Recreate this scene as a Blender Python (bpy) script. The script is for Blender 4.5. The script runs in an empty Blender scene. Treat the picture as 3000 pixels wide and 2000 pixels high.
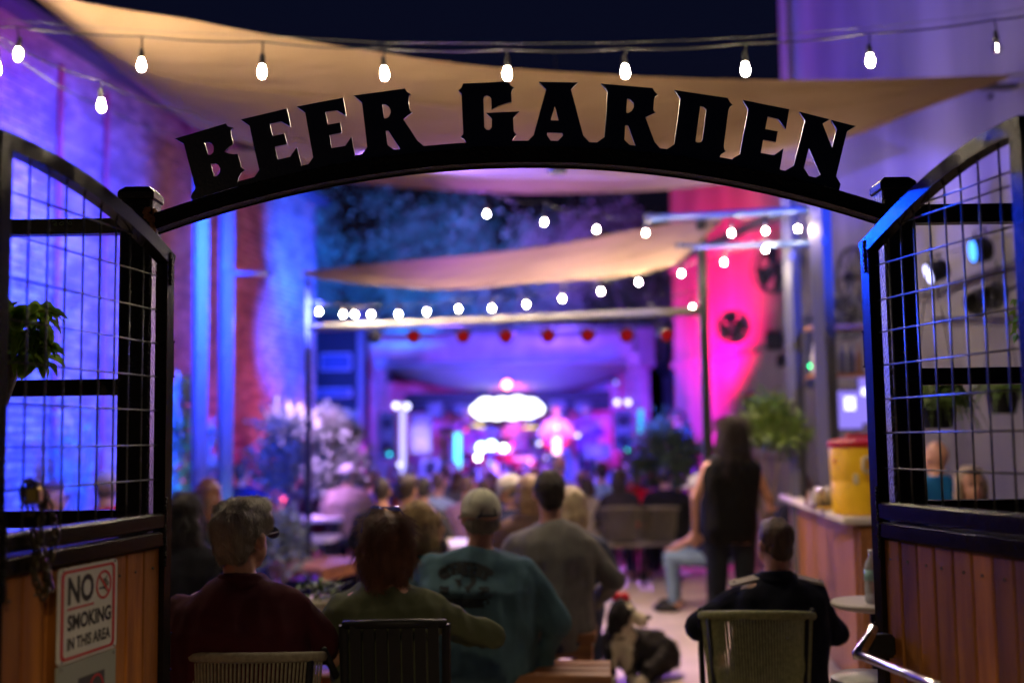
import bpy, bmesh, math, random
import numpy as np
from mathutils import Vector, Matrix, Euler, noise
from mathutils.geometry import tessellate_polygon
from mathutils.bvhtree import BVHTree
random.seed(7); np.random.seed(7)
S = bpy.context.scene
COL = S.collection
R = math.radians
V = Vector
# ------------------------------------------------------------------ camera
FPX = 3333.3
CAMZ = 1.55
PITCH = math.atan(286 / FPX)
ROLL = 0.0145
_r, _u, _f = V((1, 0, 0)), V((0, -math.sin(PITCH), math.cos(PITCH))), V((0, math.cos(PITCH), math.sin(PITCH)))
CR = _r * math.cos(ROLL) - _u * math.sin(ROLL)
CU = _u * math.cos(ROLL) + _r * math.sin(ROLL)
CPOS = V((0, 0, CAMZ))
cam_d = bpy.data.cameras.new("camera")
cam = bpy.data.objects.new("camera", cam_d)
COL.objects.link(cam)
cam.matrix_world = Matrix(((CR.x, CU.x, -_f.x, 0), (CR.y, CU.y, -_f.y, 0), (CR.z, CU.z, -_f.z, CAMZ), (0, 0, 0, 1)))
cam_d.sensor_width = 36
cam_d.lens = 40
cam_d.clip_start = 0.05
cam_d.clip_end = 400
cam_d.dof.use_dof = True
cam_d.dof.focus_distance = 3.35
cam_d.dof.aperture_fstop = 1.2
S.camera = cam
# ------------------------------------------------------------------ sky, exposure
w = bpy.data.worlds.new("World")
S.world = w
w.use_nodes = True
nt = w.node_tree
bg = nt.nodes["Background"]
sky = nt.nodes.new("ShaderNodeTexSky")
sky.sky_type = 'NISHITA'
sky.sun_disc = False
sky.sun_elevation = R(-2)
sky.sun_rotation = R(180)
sky.ozone_density = 4
nt.links.new(sky.outputs[0], bg.inputs[0])
bg.inputs[1].default_value = 0.08
S.view_settings.view_transform = 'Standard'
S.view_settings.look = 'None'
S.view_settings.exposure = 0
S.view_settings.gamma = 1
S.view_settings.use_curve_mapping = False
S.render.engine = 'CYCLES'
S.cycles.use_denoising = True
S.cycles.use_adaptive_sampling = False
S.cycles.max_bounces = 6
S.cycles.diffuse_bounces = 3
S.cycles.glossy_bounces = 3
S.cycles.transparent_max_bounces = 8
S.cycles.sample_clamp_indirect = 3
S.cycles.sample_clamp_direct = 0
S.cycles.caustics_reflective = False
S.cycles.caustics_refractive = False


def light(kind, name, loc, target, power, color, size=0.1, angle=60, blend=0.6):
    d = bpy.data.lights.new(name, kind)
    d.energy = power
    d.color = color
    if kind == 'SPOT':
        d.spot_size = R(angle)
        d.spot_blend = blend
        d.shadow_soft_size = size
    elif kind == 'AREA':
        d.size = size
    else:
        d.shadow_soft_size = size
    o = bpy.data.objects.new(name, d)
    COL.objects.link(o)
    o.location = loc
    if target is not None:
        o.rotation_euler = (V(target) - V(loc)).to_track_quat('-Z', 'Y').to_euler()
    return o


# ------------------------------------------------------------------ pixel (3000x2000) <-> place
def ray(px, py):
    return _f + CR * ((px - 1500) / FPX) - CU * ((py - 1000) / FPX)


def at(px, py, Y):
    d = ray(px, py)
    return CPOS + d * (Y / d.y)


def on_plane(px, py, P, n):
    d = ray(px, py)
    t = (P - CPOS).dot(n) / d.dot(n)
    return CPOS + d * t


# ------------------------------------------------------------------ materials
def mat(name, col, rough=0.6, metal=0.0, col2=None, nscale=8, bump=0.0, bscale=40, emit=0, ecol=None,
        stretch=(1, 1, 1), spec=0.5, detail=5, coat=0, sheen=0, obj_var=0):
    m = bpy.data.materials.new(name)
    m.use_nodes = True
    n = m.node_tree.nodes
    l = m.node_tree.links
    p = n["Principled BSDF"]
    p.inputs["Base Color"].default_value = (*col, 1)
    p.inputs["Roughness"].default_value = rough
    p.inputs["Metallic"].default_value = metal
    p.inputs["Specular IOR Level"].default_value = spec
    p.inputs["Coat Weight"].default_value = coat
    p.inputs["Sheen Weight"].default_value = sheen
    tc = n.new("ShaderNodeTexCoord")
    mp = n.new("ShaderNodeMapping")
    mp.inputs["Scale"].default_value = stretch
    l.new(tc.outputs["Object"], mp.inputs[0])
    out = None
    if col2 is not None:
        nz = n.new("ShaderNodeTexNoise")
        nz.inputs["Scale"].default_value = nscale
        nz.inputs["Detail"].default_value = detail
        l.new(mp.outputs[0], nz.inputs["Vector"])
        cr = n.new("ShaderNodeValToRGB")
        cr.color_ramp.elements[0].position = 0.35
        cr.color_ramp.elements[0].color = (*col, 1)
        cr.color_ramp.elements[1].position = 0.65
        cr.color_ramp.elements[1].color = (*col2, 1)
        l.new(nz.outputs[0], cr.inputs[0])
        out = cr.outputs[0]
    if obj_var:
        oi = n.new("ShaderNodeObjectInfo")
        hs = n.new("ShaderNodeHueSaturation")
        mr = n.new("ShaderNodeMapRange")
        mr.inputs[3].default_value = 1 - obj_var
        mr.inputs[4].default_value = 1 + obj_var
        l.new(oi.outputs["Random"], mr.inputs[0])
        l.new(mr.outputs[0], hs.inputs["Value"])
        if out:
            l.new(out, hs.inputs["Color"])
        else:
            hs.inputs["Color"].default_value = (*col, 1)
        out = hs.outputs[0]
    if out:
        l.new(out, p.inputs["Base Color"])
    if bump:
        nb = n.new("ShaderNodeTexNoise")
        nb.inputs["Scale"].default_value = bscale
        nb.inputs["Detail"].default_value = 4
        l.new(mp.outputs[0], nb.inputs["Vector"])
        bp = n.new("ShaderNodeBump")
        bp.inputs["Strength"].default_value = bump
        bp.inputs["Distance"].default_value = 0.01
        l.new(nb.outputs[0], bp.inputs["Height"])
        l.new(bp.outputs[0], p.inputs["Normal"])
    if emit:
        p.inputs["Emission Color"].default_value = (*(ecol or col), 1)
        p.inputs["Emission Strength"].default_value = emit
    return m


def cloth_mat(name, col, col2, transl=0.35, nscale=1.2):
    m = bpy.data.materials.new(name)
    m.use_nodes = True
    n = m.node_tree.nodes
    l = m.node_tree.links
    n.remove(n["Principled BSDF"])
    out = [x for x in n if x.type == 'OUTPUT_MATERIAL'][0]
    tc = n.new("ShaderNodeTexCoord")
    nz = n.new("ShaderNodeTexNoise")
    nz.inputs["Scale"].default_value = nscale
    nz.inputs["Detail"].default_value = 4
    l.new(tc.outputs["Object"], nz.inputs["Vector"])
    cr = n.new("ShaderNodeValToRGB")
    cr.color_ramp.elements[0].position = 0.3
    cr.color_ramp.elements[0].color = (*col, 1)
    cr.color_ramp.elements[1].position = 0.7
    cr.color_ramp.elements[1].color = (*col2, 1)
    l.new(nz.outputs[0], cr.inputs[0])
    nb = n.new("ShaderNodeTexNoise")
    nb.inputs["Scale"].default_value = 3
    nb.inputs["Detail"].default_value = 3
    mp = n.new("ShaderNodeMapping")
    mp.inputs["Scale"].default_value = (0.6, 2.2, 1)
    l.new(tc.outputs["Object"], mp.inputs[0])
    l.new(mp.outputs[0], nb.inputs["Vector"])
    bp = n.new("ShaderNodeBump")
    bp.inputs["Strength"].default_value = 0.5
    bp.inputs["Distance"].default_value = 0.05
    l.new(nb.outputs[0], bp.inputs["Height"])
    a = n.new("ShaderNodeBsdfDiffuse")
    b = n.new("ShaderNodeBsdfTranslucent")
    mx = n.new("ShaderNodeMixShader")
    mx.inputs[0].default_value = transl
    for s in (a, b):
        l.new(cr.outputs[0], s.inputs["Color"])
        l.new(bp.outputs[0], s.inputs["Normal"])
    l.new(a.outputs[0], mx.inputs[1])
    l.new(b.outputs[0], mx.inputs[2])
    l.new(mx.outputs[0], out.inputs[0])
    return m


def emis(name, col, s):
    m = bpy.data.materials.new(name)
    m.use_nodes = True
    n = m.node_tree.nodes
    l = m.node_tree.links
    n.remove(n["Principled BSDF"])
    e = n.new("ShaderNodeEmission")
    e.inputs[0].default_value = (*col, 1)
    e.inputs[1].default_value = s
    l.new(e.outputs[0], [x for x in n if x.type == 'OUTPUT_MATERIAL'][0].inputs[0])
    return m


M = {}
M['steel'] = mat('black_steel', (0.008, 0.006, 0.006), 0.2, 0.0, (0.013, 0.009, 0.008), 25, 0.08, 180, spec=0.14)
M['steel_hammer'] = mat('hammered_black_steel', (0.006, 0.006, 0.005), 0.3, 0.0, None, 1, 1.0, 110, spec=0.2)
M['letter'] = mat('letter_steel', (0.007, 0.007, 0.008), 0.3, 0, (0.014, 0.012, 0.011), 30, 0.1, 120)
M['wire'] = mat('wire', (0.10, 0.115, 0.095), 0.4, 0.6, (0.16, 0.15, 0.13), 60, 0.1, 200)
M['rust'] = mat('rust', (0.25, 0.09, 0.03), 0.9, 0, (0.4, 0.18, 0.07), 80, 0.8, 200)
M['chrome'] = mat('chrome', (0.75, 0.75, 0.75), 0.12, 1.0)
M['plank'] = mat('cedar_plank', (0.42, 0.155, 0.02), 0.5, 0, (0.22, 0.07, 0.010), 3.0, 0.25, 30, stretch=(9, 9, 0.9), obj_var=0.42)
M['wood'] = mat('stained_wood', (0.34, 0.14, 0.045), 0.45, 0, (0.2, 0.075, 0.025), 3.0, 0.2, 30, stretch=(0.8, 9, 9), obj_var=0.15)
M['barwood'] = mat('bar_wood', (0.30, 0.125, 0.04), 0.45, 0, (0.2, 0.075, 0.025), 3.0, 0.2, 30, stretch=(8, 8, 0.8), obj_var=0.15)
M['white_plate'] = mat('sign_white', (0.62, 0.64, 0.58), 0.45, 0, (0.52, 0.54, 0.49), 12)
M['grey_plate'] = mat('sign_grey', (0.30, 0.33, 0.28), 0.5)
M['red_print'] = mat('sign_red', (0.5, 0.02, 0.03), 0.5)
M['black_print'] = mat('sign_black', (0.01, 0.01, 0.012), 0.5)
M['brick'] = mat('brick', (0.40, 0.20, 0.15), 0.85, 0, (0.29, 0.13, 0.10), 14, 0.6, 60, obj_var=0.25)
M['mortar'] = mat('mortar', (0.13, 0.11, 0.10), 0.95, 0, (0.09, 0.08, 0.07), 20, 0.6, 80)
M['plaster'] = mat('painted_plaster', (0.28, 0.265, 0.27), 0.8, 0, (0.15, 0.14, 0.15), 1.6, 0.3, 12, stretch=(1, 1, 0.15), detail=8)
M['concrete'] = mat('concrete_floor', (0.50, 0.42, 0.37), 0.6, 0, (0.36, 0.30, 0.27), 1.4, 0.3, 25, detail=9)
M['asphalt'] = mat('ground', (0.05, 0.05, 0.05), 0.9, 0, (0.07, 0.07, 0.07), 3, 0.3, 40)
M['sail'] = cloth_mat('sail_cloth', (0.39, 0.265, 0.16), (0.31, 0.21, 0.125), 0.28)
M['sail_pale'] = cloth_mat('pale_canopy_cloth', (0.55, 0.5, 0.55), (0.48, 0.44, 0.5), 0.4)
M['rubber'] = mat('black_rubber', (0.012, 0.012, 0.012), 0.55, 0, None, 1, 0.1, 100)
M['bulb'] = emis('bulb_glow', (1.0, 0.79, 0.54), 1350)
M['bulb_core'] = emis('bulb_core_glow', (1.0, 0.79, 0.56), 1350)
M['bulb_dim'] = emis('bulb_dim_glow', (1.0, 0.85, 0.65), 60)
M['leaf'] = mat('leaf_green', (0.07, 0.14, 0.02), 0.45, 0, (0.11, 0.16, 0.03), 9, 0.2, 60, obj_var=0.4)
M['leaf_dark'] = mat('leaf_dark', (0.035, 0.075, 0.02), 0.5, 0, (0.07, 0.11, 0.03), 9, 0.2, 60)
M['leaf_grey'] = mat('leaf_grey', (0.22, 0.24, 0.19), 0.6, 0, (0.12, 0.16, 0.10), 3)
M['bark'] = mat('bark', (0.16, 0.12, 0.10), 0.9, 0, (0.09, 0.07, 0.06), 12, 0.8, 30)
M['black'] = mat('black_paint', (0.01, 0.01, 0.012), 0.5, spec=0.2)
M['darkgrey'] = mat('dark_grey', (0.05, 0.05, 0.055), 0.5)
M['skin'] = mat('skin', (0.50, 0.27, 0.19), 0.5, 0, (0.44, 0.22, 0.15), 14, 0.08, 120)
M['yellow'] = mat('yellow_plastic', (0.90, 0.54, 0.015), 0.4, 0, (0.85, 0.50, 0.012), 4)
M['red_plastic'] = mat('red_plastic', (0.45, 0.015, 0.02), 0.35)
M['pale_plastic'] = mat('pale_plastic', (0.55, 0.5, 0.38), 0.4)
M['table_white'] = mat('pale_table', (0.62, 0.57, 0.52), 0.45, 0, (0.55, 0.5, 0.46), 4)
M['rope_green'] = mat('olive_rope', (0.26, 0.27, 0.12), 0.8, 0, (0.17, 0.18, 0.08), 60, 0.3, 200)
M['rope_beige'] = mat('beige_rope', (0.22, 0.20, 0.14), 0.8, 0, (0.16, 0.14, 0.10), 60, 0.3, 200)


# ------------------------------------------------------------------ mesh building
WO = {}


class MB:
    def __init__(s):
        s.v = []
        s.f = []

    def add(s, vs, fs):
        k = len(s.v)
        s.v += [tuple(v) for v in vs]
        s.f += [tuple(i + k for i in f) for f in fs]
        return s

    def box(s, c, d, rot=None, bev=0):
        hx, hy, hz = d[0] / 2, d[1] / 2, d[2] / 2
        c = V(c)
        if bev:
            b = min(bev, hx * .45, hy * .45, hz * .45)
            vs = []
            for sx in (-1, 1):
                for sy in (-1, 1):
                    for sz in (-1, 1):
                        vs += [(sx * hx, sy * (hy - b), sz * (hz - b)), (sx * (hx - b), sy * hy, sz * (hz - b)), (sx * (hx - b), sy * (hy - b), sz * hz)]
            bm = bmesh.new()
            for v in vs:
                bm.verts.new(v)
            bmesh.ops.convex_hull(bm, input=bm.verts)
            bm.verts.index_update()
            V2 = [v.co.copy() for v in bm.verts]
            F2 = [[v.index for v in f.verts] for f in bm.faces]
            bm.free()
        else:
            V2 = [V((x * hx, y * hy, z * hz)) for x in (-1, 1) for y in (-1, 1) for z in (-1, 1)]
            F2 = [(0, 1, 3, 2), (4, 6, 7, 5), (0, 4, 5, 1), (2, 3, 7, 6), (0, 2, 6, 4), (1, 5, 7, 3)]
        if rot is not None:
            V2 = [rot @ v for v in V2]
        return s.add([v + c for v in V2], F2)

    def tube(s, pts, r, seg=8, cap=True, closed=False):
        pts = [V(p) for p in pts]
        n = len(pts)
        rs = r if isinstance(r, (list, tuple)) else [r] * n
        up = None
        rings = []
        for i, p in enumerate(pts):
            a = pts[i - 1] if (i > 0 or closed) else p
            b = pts[(i + 1) % n] if (i < n - 1 or closed) else p
            t = (b - a).normalized()
            if up is None:
                up = t.orthogonal().normalized()
            up = (up - t * up.dot(t))
            up = up.normalized() if up.length > 1e-6 else t.orthogonal().normalized()
            bn = t.cross(up)
            rings.append([p + (up * math.cos(2 * math.pi * k / seg) + bn * math.sin(2 * math.pi * k / seg)) * rs[i] for k in range(seg)])
        vs = [q for rg in rings for q in rg]
        fs = []
        m = n if closed else n - 1
        for i in range(m):
            j = (i + 1) % n
            for k in range(seg):
                k2 = (k + 1) % seg
                fs.append((i * seg + k, i * seg + k2, j * seg + k2, j * seg + k))
        if cap and not closed:
            fs.append(tuple(range(seg))[::-1])
            fs.append(tuple((n - 1) * seg + k for k in range(seg)))
        return s.add(vs, fs)

    def bar(s, pts, wn, w, wt, t0=0.0):
        """rectangular section along pts; wn = fixed normal, w = width in plane, wt = thickness along wn"""
        pts = [V(p) for p in pts]
        wn = V(wn).normalized()
        n = len(pts)
        vs = []
        for i, p in enumerate(pts):
            if 0 < i < n - 1:
                t1 = (p - pts[i - 1]).normalized()
                t2 = (pts[i + 1] - p).normalized()
                t = (t1 + t2).normalized()
                k = 1 / max(0.5, t.dot(t1))
            else:
                t = (pts[min(i + 1, n - 1)] - pts[max(i - 1, 0)]).normalized()
                k = 1
            b = t.cross(wn).normalized() * (w / 2) * k
            a = wn * (wt / 2)
            for q in (b + a, b - a, -b - a, -b + a):
                vs.append(p + q + wn * t0)
        fs = []
        for i in range(n - 1):
            for k in range(4):
                k2 = (k + 1) % 4
                fs.append((i * 4 + k, i * 4 + k2, i * 4 + 4 + k2, i * 4 + 4 + k))
        fs.append((3, 2, 1, 0))
        fs.append(tuple((n - 1) * 4 + k for k in range(4)))
        return s.add(vs, fs)

    def lathe(s, prof, c=(0, 0, 0), seg=20, axis=None):
        c = V(c)
        vs = []
        for (r, z) in prof:
            for k in range(seg):
                a = 2 * math.pi * k / seg
                v = V((r * math.cos(a), r * math.sin(a), z))
                vs.append(v)
        fs = []
        for i in range(len(prof) - 1):
            for k in range(seg):
                k2 = (k + 1) % seg
                fs.append((i * seg + k, i * seg + k2, (i + 1) * seg + k2, (i + 1) * seg + k))
        fs.append(tuple(range(seg))[::-1])
        fs.append(tuple((len(prof) - 1) * seg + k for k in range(seg)))
        if axis is not None:
            q = V((0, 0, 1)).rotation_difference(V(axis).normalized())
            vs = [q @ v for v in vs]
        return s.add([v + c for v in vs], fs)

    def prism(s, loops, depth):
        """loops: list of lists of 3D points in one plane; extruded by vector depth (both sides)"""
        d = V(depth) * 0.5
        flat = [V(p) for lp in loops for p in lp]
        tris = tessellate_polygon([[V(p) for p in lp] for lp in loops])
        n = len(flat)
        vs = [p - d for p in flat] + [p + d for p in flat]
        fs = [tuple(t) for t in tris] + [tuple(i + n for i in reversed(t)) for t in tris]
        k = 0
        for lp in loops:
            m = len(lp)
            for i in range(m):
                j = (i + 1) % m
                fs.append((k + i, k + j, n + k + j, n + k + i))
            k += m
        return s.add(vs, fs)

    def ell(s, c, r, seg=12, rings=8, rot=None):
        vs = []
        fs = []
        c = V(c)
        r = (r, r, r) if isinstance(r, (int, float)) else r
        for i in range(rings + 1):
            th = math.pi * (i + 0.001 if i == 0 else i - 0.001 if i == rings else i) / rings
            for k in range(seg):
                a = 2 * math.pi * k / seg
                v = V((r[0] * math.sin(th) * math.cos(a), r[1] * math.sin(th) * math.sin(a), r[2] * math.cos(th)))
                if rot is not None:
                    v = rot @ v
                vs.append(v + c)
        for i in range(rings):
            for k in range(seg):
                k2 = (k + 1) % seg
                fs.append((i * seg + k, (i + 1) * seg + k, (i + 1) * seg + k2, i * seg + k2))
        fs.append(tuple(range(seg)))
        fs.append(tuple(rings * seg + k for k in range(seg))[::-1])
        return s.add(vs, fs)

    def leafq(s, c, d, n, L, W):
        d = V(d).normalized()
        b = d.cross(V(n))
        b = b.normalized() if b.length > 1e-4 else d.orthogonal().normalized()
        n = b.cross(d)
        c = V(c)
        return s.add([c, c + d * L * .45 + b * W * .5 + n * L * .06, c + d * L, c + d * L * .45 - b * W * .5 + n * L * .06], [(0, 1, 2), (0, 2, 3)])

    def mesh(s, name, off=None, smooth=False):
        me = bpy.data.meshes.new(name)
        if off is not None:
            me.from_pydata([(v[0] - off[0], v[1] - off[1], v[2] - off[2]) for v in s.v], [], s.f)
        else:
            me.from_pydata(s.v, [], s.f)
        me.update()
        if smooth:
            me.polygons.foreach_set('use_smooth', [True] * len(me.polygons))
            if smooth == 'auto':
                try:
                    me.set_sharp_from_angle(angle=R(40))
                except Exception:
                    pass
        return me

    def obj(s, name, m, parent=None, world=True, smooth=False, label=None):
        off = WO.get(parent.name) if (parent is not None and world) else None
        me = s.mesh(name, off, smooth)
        o = link(name, me, m, parent)
        if label:
            o['label'] = label
        return o


def link(name, me, m=None, parent=None, loc=None, rot=None):
    o = bpy.data.objects.new(name, me)
    COL.objects.link(o)
    if m is not None:
        if len(me.materials) == 0:
            me.materials.append(m)
        else:
            o.material_slots[0].link = 'OBJECT'
            o.material_slots[0].material = m
    if parent is not None:
        o.parent = parent
        if parent.name in WO:
            WO[o.name] = WO[parent.name]
    if loc is not None:
        o.location = loc
    if rot is not None:
        o.rotation_euler = rot
    return o


def tag(o, label=None, cat=None, group=None, kind=None):
    if label:
        o['label'] = label
    if cat:
        o['category'] = cat
    if group:
        o['group'] = group
    if kind:
        o['kind'] = kind
    return o


def T(name, label, cat, loc=(0, 0, 0), group=None, rz=0):
    o = bpy.data.objects.new(name, None)
    o.empty_display_size = 0.1
    COL.objects.link(o)
    o.location = loc
    o.rotation_euler = (0, 0, rz)
    WO[o.name] = tuple(loc)
    return tag(o, label, cat, group)


def kids(o):
    return [c for c in bpy.data.objects if c.parent == o]


def copy_tree(o, parent=None, cm=None):
    if cm is None:
        cm = {}
        for c in bpy.data.objects:
            if c.parent:
                cm.setdefault(c.parent.name, []).append(c)
    c = o.copy()
    COL.objects.link(c)
    c.parent = parent
    for ch in cm.get(o.name, []):
        copy_tree(ch, c, cm)
    return c


def struct(name, mb, m, label=None, smooth=False):
    o = mb.obj(name, m, smooth=smooth)
    o['kind'] = 'structure'
    if label:
        o['label'] = label
    return o


def text_mb(txt, size, offset=0.0, sx=1.0, align='CENTER'):
    cu = bpy.data.curves.new('t', 'FONT')
    cu.body = txt
    cu.size = size
    cu.offset = offset
    cu.align_x = align
    cu.resolution_u = 3
    o = bpy.data.objects.new('t', cu)
    COL.objects.link(o)
    me = bpy.data.meshes.new_from_object(o.evaluated_get(bpy.context.evaluated_depsgraph_get()))
    vs = [V((v.co.x * sx, v.co.y, 0)) for v in me.vertices]
    fs = [tuple(p.vertices) for p in me.polygons]
    bpy.data.objects.remove(o)
    return vs, fs
# ------------------------------------------------------------------ coloured show lights (bare spots; few have a fixture built)
BLUE = (0.05, 0.16, 1.0)
VIOL = (0.42, 0.06, 1.0)
MAG = (1.0, 0.03, 0.45)
RED = (1.0, 0.01, 0.12)
LIGHTS = [
    # name, loc, target, power, colour, size, angle, blend
    ("wash_wall_near", (-2.0, 7.8, 3.3), (-4.1, 9.5, 2.5), 14000, (0.004, 0.035, 1.0), 0.08, 105, 0.9),
    ("wash_wall_violet", (-2.6, 7.4, 3.3), (-4.3, 8.8, 4.3), 1100, (0.2, 0.0, 1.0), 0.08, 90, 1.0),
    ("wash_wall_far", (-1.2, 12.6, 2.6), (-3.05, 16.2, 3.0), 15000, (0.012, 0.055, 1.0), 0.08, 46, 1.0),
    ("wash_wall_far_top", (-1.6, 14.2, 3.0), (-3.0, 16.4, 4.6), 5500, (0.0, 0.065, 1.0), 0.08, 70, 0.9),
    ("uplight_pink_wall", (-2.5, 15.4, 0.35), (-3.15, 15.7, 2.3), 2400, (1.0, 0.12, 0.30), 0.08, 100, 0.9),
    ("uplight_violet_wall", (-2.9, 12.6, 0.35), (-3.6, 13.2, 2.0), 450, (0.75, 0.05, 0.9), 0.08, 100, 0.9),
    ("uplight_red_wall", (2.0, 13.8, 2.4), (2.75, 14.4, 3.3), 1500, (1.0, 0.0, 0.13), 0.08, 165, 1.0),
    ("uplight_magenta_wall", (1.75, 13.9, 0.4), (2.7, 14.8, 1.8), 900, (1.0, 0.0, 0.7), 0.08, 110, 0.9),
    ("wash_right_wall", (-1.2, 8.2, 3.3), (4.0, 9.2, 6.4), 3400, (0.13, 0.09, 1.0), 0.1, 80, 1.0),
    ("stage_blue_left", (-2.0, 10.1, 2.9), (-1.0, 19.3, 1.9), 13000, (0.05, 0.07, 1.0), 0.08, 34, 0.8),
    ("stage_blue_right", (1.4, 10.1, 2.5), (1.2, 19.3, 1.9), 12000, (0.02, 0.05, 1.0), 0.08, 36, 0.8),
    ("stage_violet", (0.1, 10.1, 2.5), (0.1, 20.5, 1.5), 5500, (0.28, 0.06, 1.0), 0.08, 27, 0.9),
    ("stage_top_magenta", (0.0, 19.0, 2.7), (0.0, 20.3, 0.6), 60, (1.0, 0.06, 0.6), 0.1, 120, 0.9),
    ("back_wall_magenta_left", (-2.6, 20.2, 1.0), (-2.1, 22.0, 3.2), 170, (0.75, 0.02, 0.8), 0.1, 110, 0.9),
    ("back_wall_magenta_right", (2.2, 20.2, 1.0), (1.6, 22.0, 3.2), 170, (0.75, 0.02, 0.8), 0.1, 110, 0.9),
    ("tree_blue", (-1.8, 20.6, 4.2), (-2.6, 26.0, 6.0), 4200, (0.01, 0.18, 1.0), 0.1, 110, 0.9),
    ("tree_violet", (1.0, 20.6, 4.2), (1.0, 25.0, 5.6), 2400, (0.25, 0.10, 1.0), 0.1, 110, 0.9),
    ("sail_violet", (-1.0, 14.5, 1.7), (0.0, 10.9, 3.3), 6000, (0.30, 0.10, 1.0), 0.1, 40, 0.9),
    ("crowd_blue_back", (-1.6, 17.8, 3.0), (-0.3, 12.5, 0.9), 1500, (0.16, 0.14, 1.0), 0.1, 52, 0.9),
    ("crowd_violet_back", (1.6, 17.8, 3.0), (0.3, 12.5, 0.8), 1100, (0.55, 0.20, 1.0), 0.1, 52, 0.9),
    ("wash_gate_blue", (-2.2, 7.6, 3.2), (0.98, 3.1, 2.05), 4500, (0.0, 0.05, 1.0), 0.03, 10, 0.5),
    ("post_blue_left", (-0.4, 7.6, 2.6), (-2.3, 9.1, 1.9), 700, (0.0, 0.045, 1.0), 0.05, 70, 0.8),
    ("post_blue_right", (3.0, 7.5, 3.2), (2.2, 8.9, 3.2), 600, (0.0, 0.05, 1.0), 0.05, 85, 0.8),
    ("shrub_violet", (-2.2, 12.0, 3.1), (-2.3, 12.95, 0.9), 3400, (0.55, 0.28, 1.0), 0.05, 42, 0.8),
    ("amp_wash", (-1.1, 16.8, 2.9), (-1.62, 18.8, 1.3), 900, (0.5, 0.4, 1.0), 0.05, 22, 0.6),
    ("band_wash_pink", (1.4, 16.8, 3.0), (0.3, 19.0, 1.4), 1500, (1.0, 0.15, 0.5), 0.05, 30, 0.8),
    ("wash_right_high", (-2.7, 11.4, 4.95), (3.4, 10.2, 5.6), 1900, (0.14, 0.08, 1.0), 0.08, 62, 1.0),
    ("plant_aqua", (-2.2, 9.0, 0.5), (-2.9, 9.7, 1.1), 200, (0.02, 0.35, 0.9), 0.05, 100, 0.8),
]
for (nm, lo, ta, pw, c, sz, an, bl) in LIGHTS:
    light('SPOT', nm, lo, ta, pw, c, sz, an, bl)
# unseen warm spot added behind the camera to light the gate planks
light('SPOT', "plank_fill", (0.0, -1.0, 3.0), (0, 2.3, 0), 190, (1.0, 0.74, 0.42), 0.12, 50, 0.6)
light('POINT', "post_glint_light", (-2.5, -0.4, 2.35), None, 9, (1.0, 0.66, 0.34), 0.06)  # unseen light added for warm glints on the left post
light('SPOT', "courtyard_fill", (0.35, 8.2, 3.46), (0.45, 8.6, 0), 560, (1.0, 0.68, 0.46), 0.12, 125, 0.9)  # added warm fill to brighten the floor and the tops of heads


# ------------------------------------------------------------------ ground and courtyard floor
struct('ground', MB().add([(-90, -60, -0.03), (90, -60, -0.03), (90, 120, -0.03), (-90, 120, -0.03)], [(0, 1, 2, 3)]), M['asphalt'])
mb = MB()
for i in range(-3, 4):
    for j in range(-1, 10):
        mb.box((i * 1.8, 1.2 + j * 2.4, -0.005), (1.79, 2.39, 0.03), bev=0.004)
struct('courtyard_floor', mb, M['concrete'])


# ------------------------------------------------------------------ left brick building
def lwx(Y):
    return -2.93 - 0.15 * (17 - Y)


tdir = V((0.15, 1, 0)).normalized()
nrm = V((1, -0.15, 0)).normalized()
WA = V((lwx(6.0), 6.0, 0))
WLEN = (17 - 6.0) / tdir.y
WH = 5.1
bw = T('brick_building', 'long brick wall of the building along the left side, washed in blue and violet light', 'building', tuple(WA))
mb = MB()
p0, p1 = WA - nrm * 0.012, WA + tdir * WLEN - nrm * 0.012
back = -nrm * 2.5
mb.add([p0, p1, p1 + back, p0 + back] + [q + V((0, 0, WH)) for q in (p0, p1, p1 + back, p0 + back)],
       [(0, 1, 5, 4), (1, 2, 6, 5), (2, 3, 7, 6), (3, 0, 4, 7), (4, 5, 6, 7)])
mb.obj('wall', M['mortar'], bw)
# parapet cap
MB().bar([WA + nrm * 0.03 + V((0, 0, WH + 0.04)), WA + tdir * WLEN + nrm * 0.03 + V((0, 0, WH + 0.04))], (0, 0, 1), 0.34, 0.08).obj('coping', M['darkgrey'], bw)
mbk = bpy.data.materials.new('brick_face')
mbk.use_nodes = True
n_ = mbk.node_tree.nodes
l_ = mbk.node_tree.links
p_ = n_["Principled BSDF"]
p_.inputs["Roughness"].default_value = 0.85
ge = n_.new("ShaderNodeNewGeometry")
oi = n_.new("ShaderNodeObjectInfo")
ad = n_.new("ShaderNodeMath"); ad.operation = 'ADD'
fr = n_.new("ShaderNodeMath"); fr.operation = 'FRACT'
l_.new(ge.outputs["Random Per Island"], ad.inputs[0]); l_.new(oi.outputs["Random"], ad.inputs[1]); l_.new(ad.outputs[0], fr.inputs[0])
cr = n_.new("ShaderNodeValToRGB")
cr.color_ramp.elements[0].color = (0.17, 0.085, 0.065, 1)
cr.color_ramp.elements[1].color = (0.34, 0.19, 0.145, 1)
e = cr.color_ramp.elements.new(0.5); e.color = (0.25, 0.135, 0.10, 1)
l_.new(fr.outputs[0], cr.inputs[0])
nz = n_.new("ShaderNodeTexNoise"); nz.inputs["Scale"].default_value = 2.2; nz.inputs["Detail"].default_value = 8
mr = n_.new("ShaderNodeMapRange"); mr.inputs[1].default_value = 0.3; mr.inputs[2].default_value = 0.7; mr.inputs[3].default_value = 0.7; mr.inputs[4].default_value = 1.2
l_.new(ge.outputs["Position"], nz.inputs["Vector"]); l_.new(nz.outputs[0], mr.inputs[0])
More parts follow.
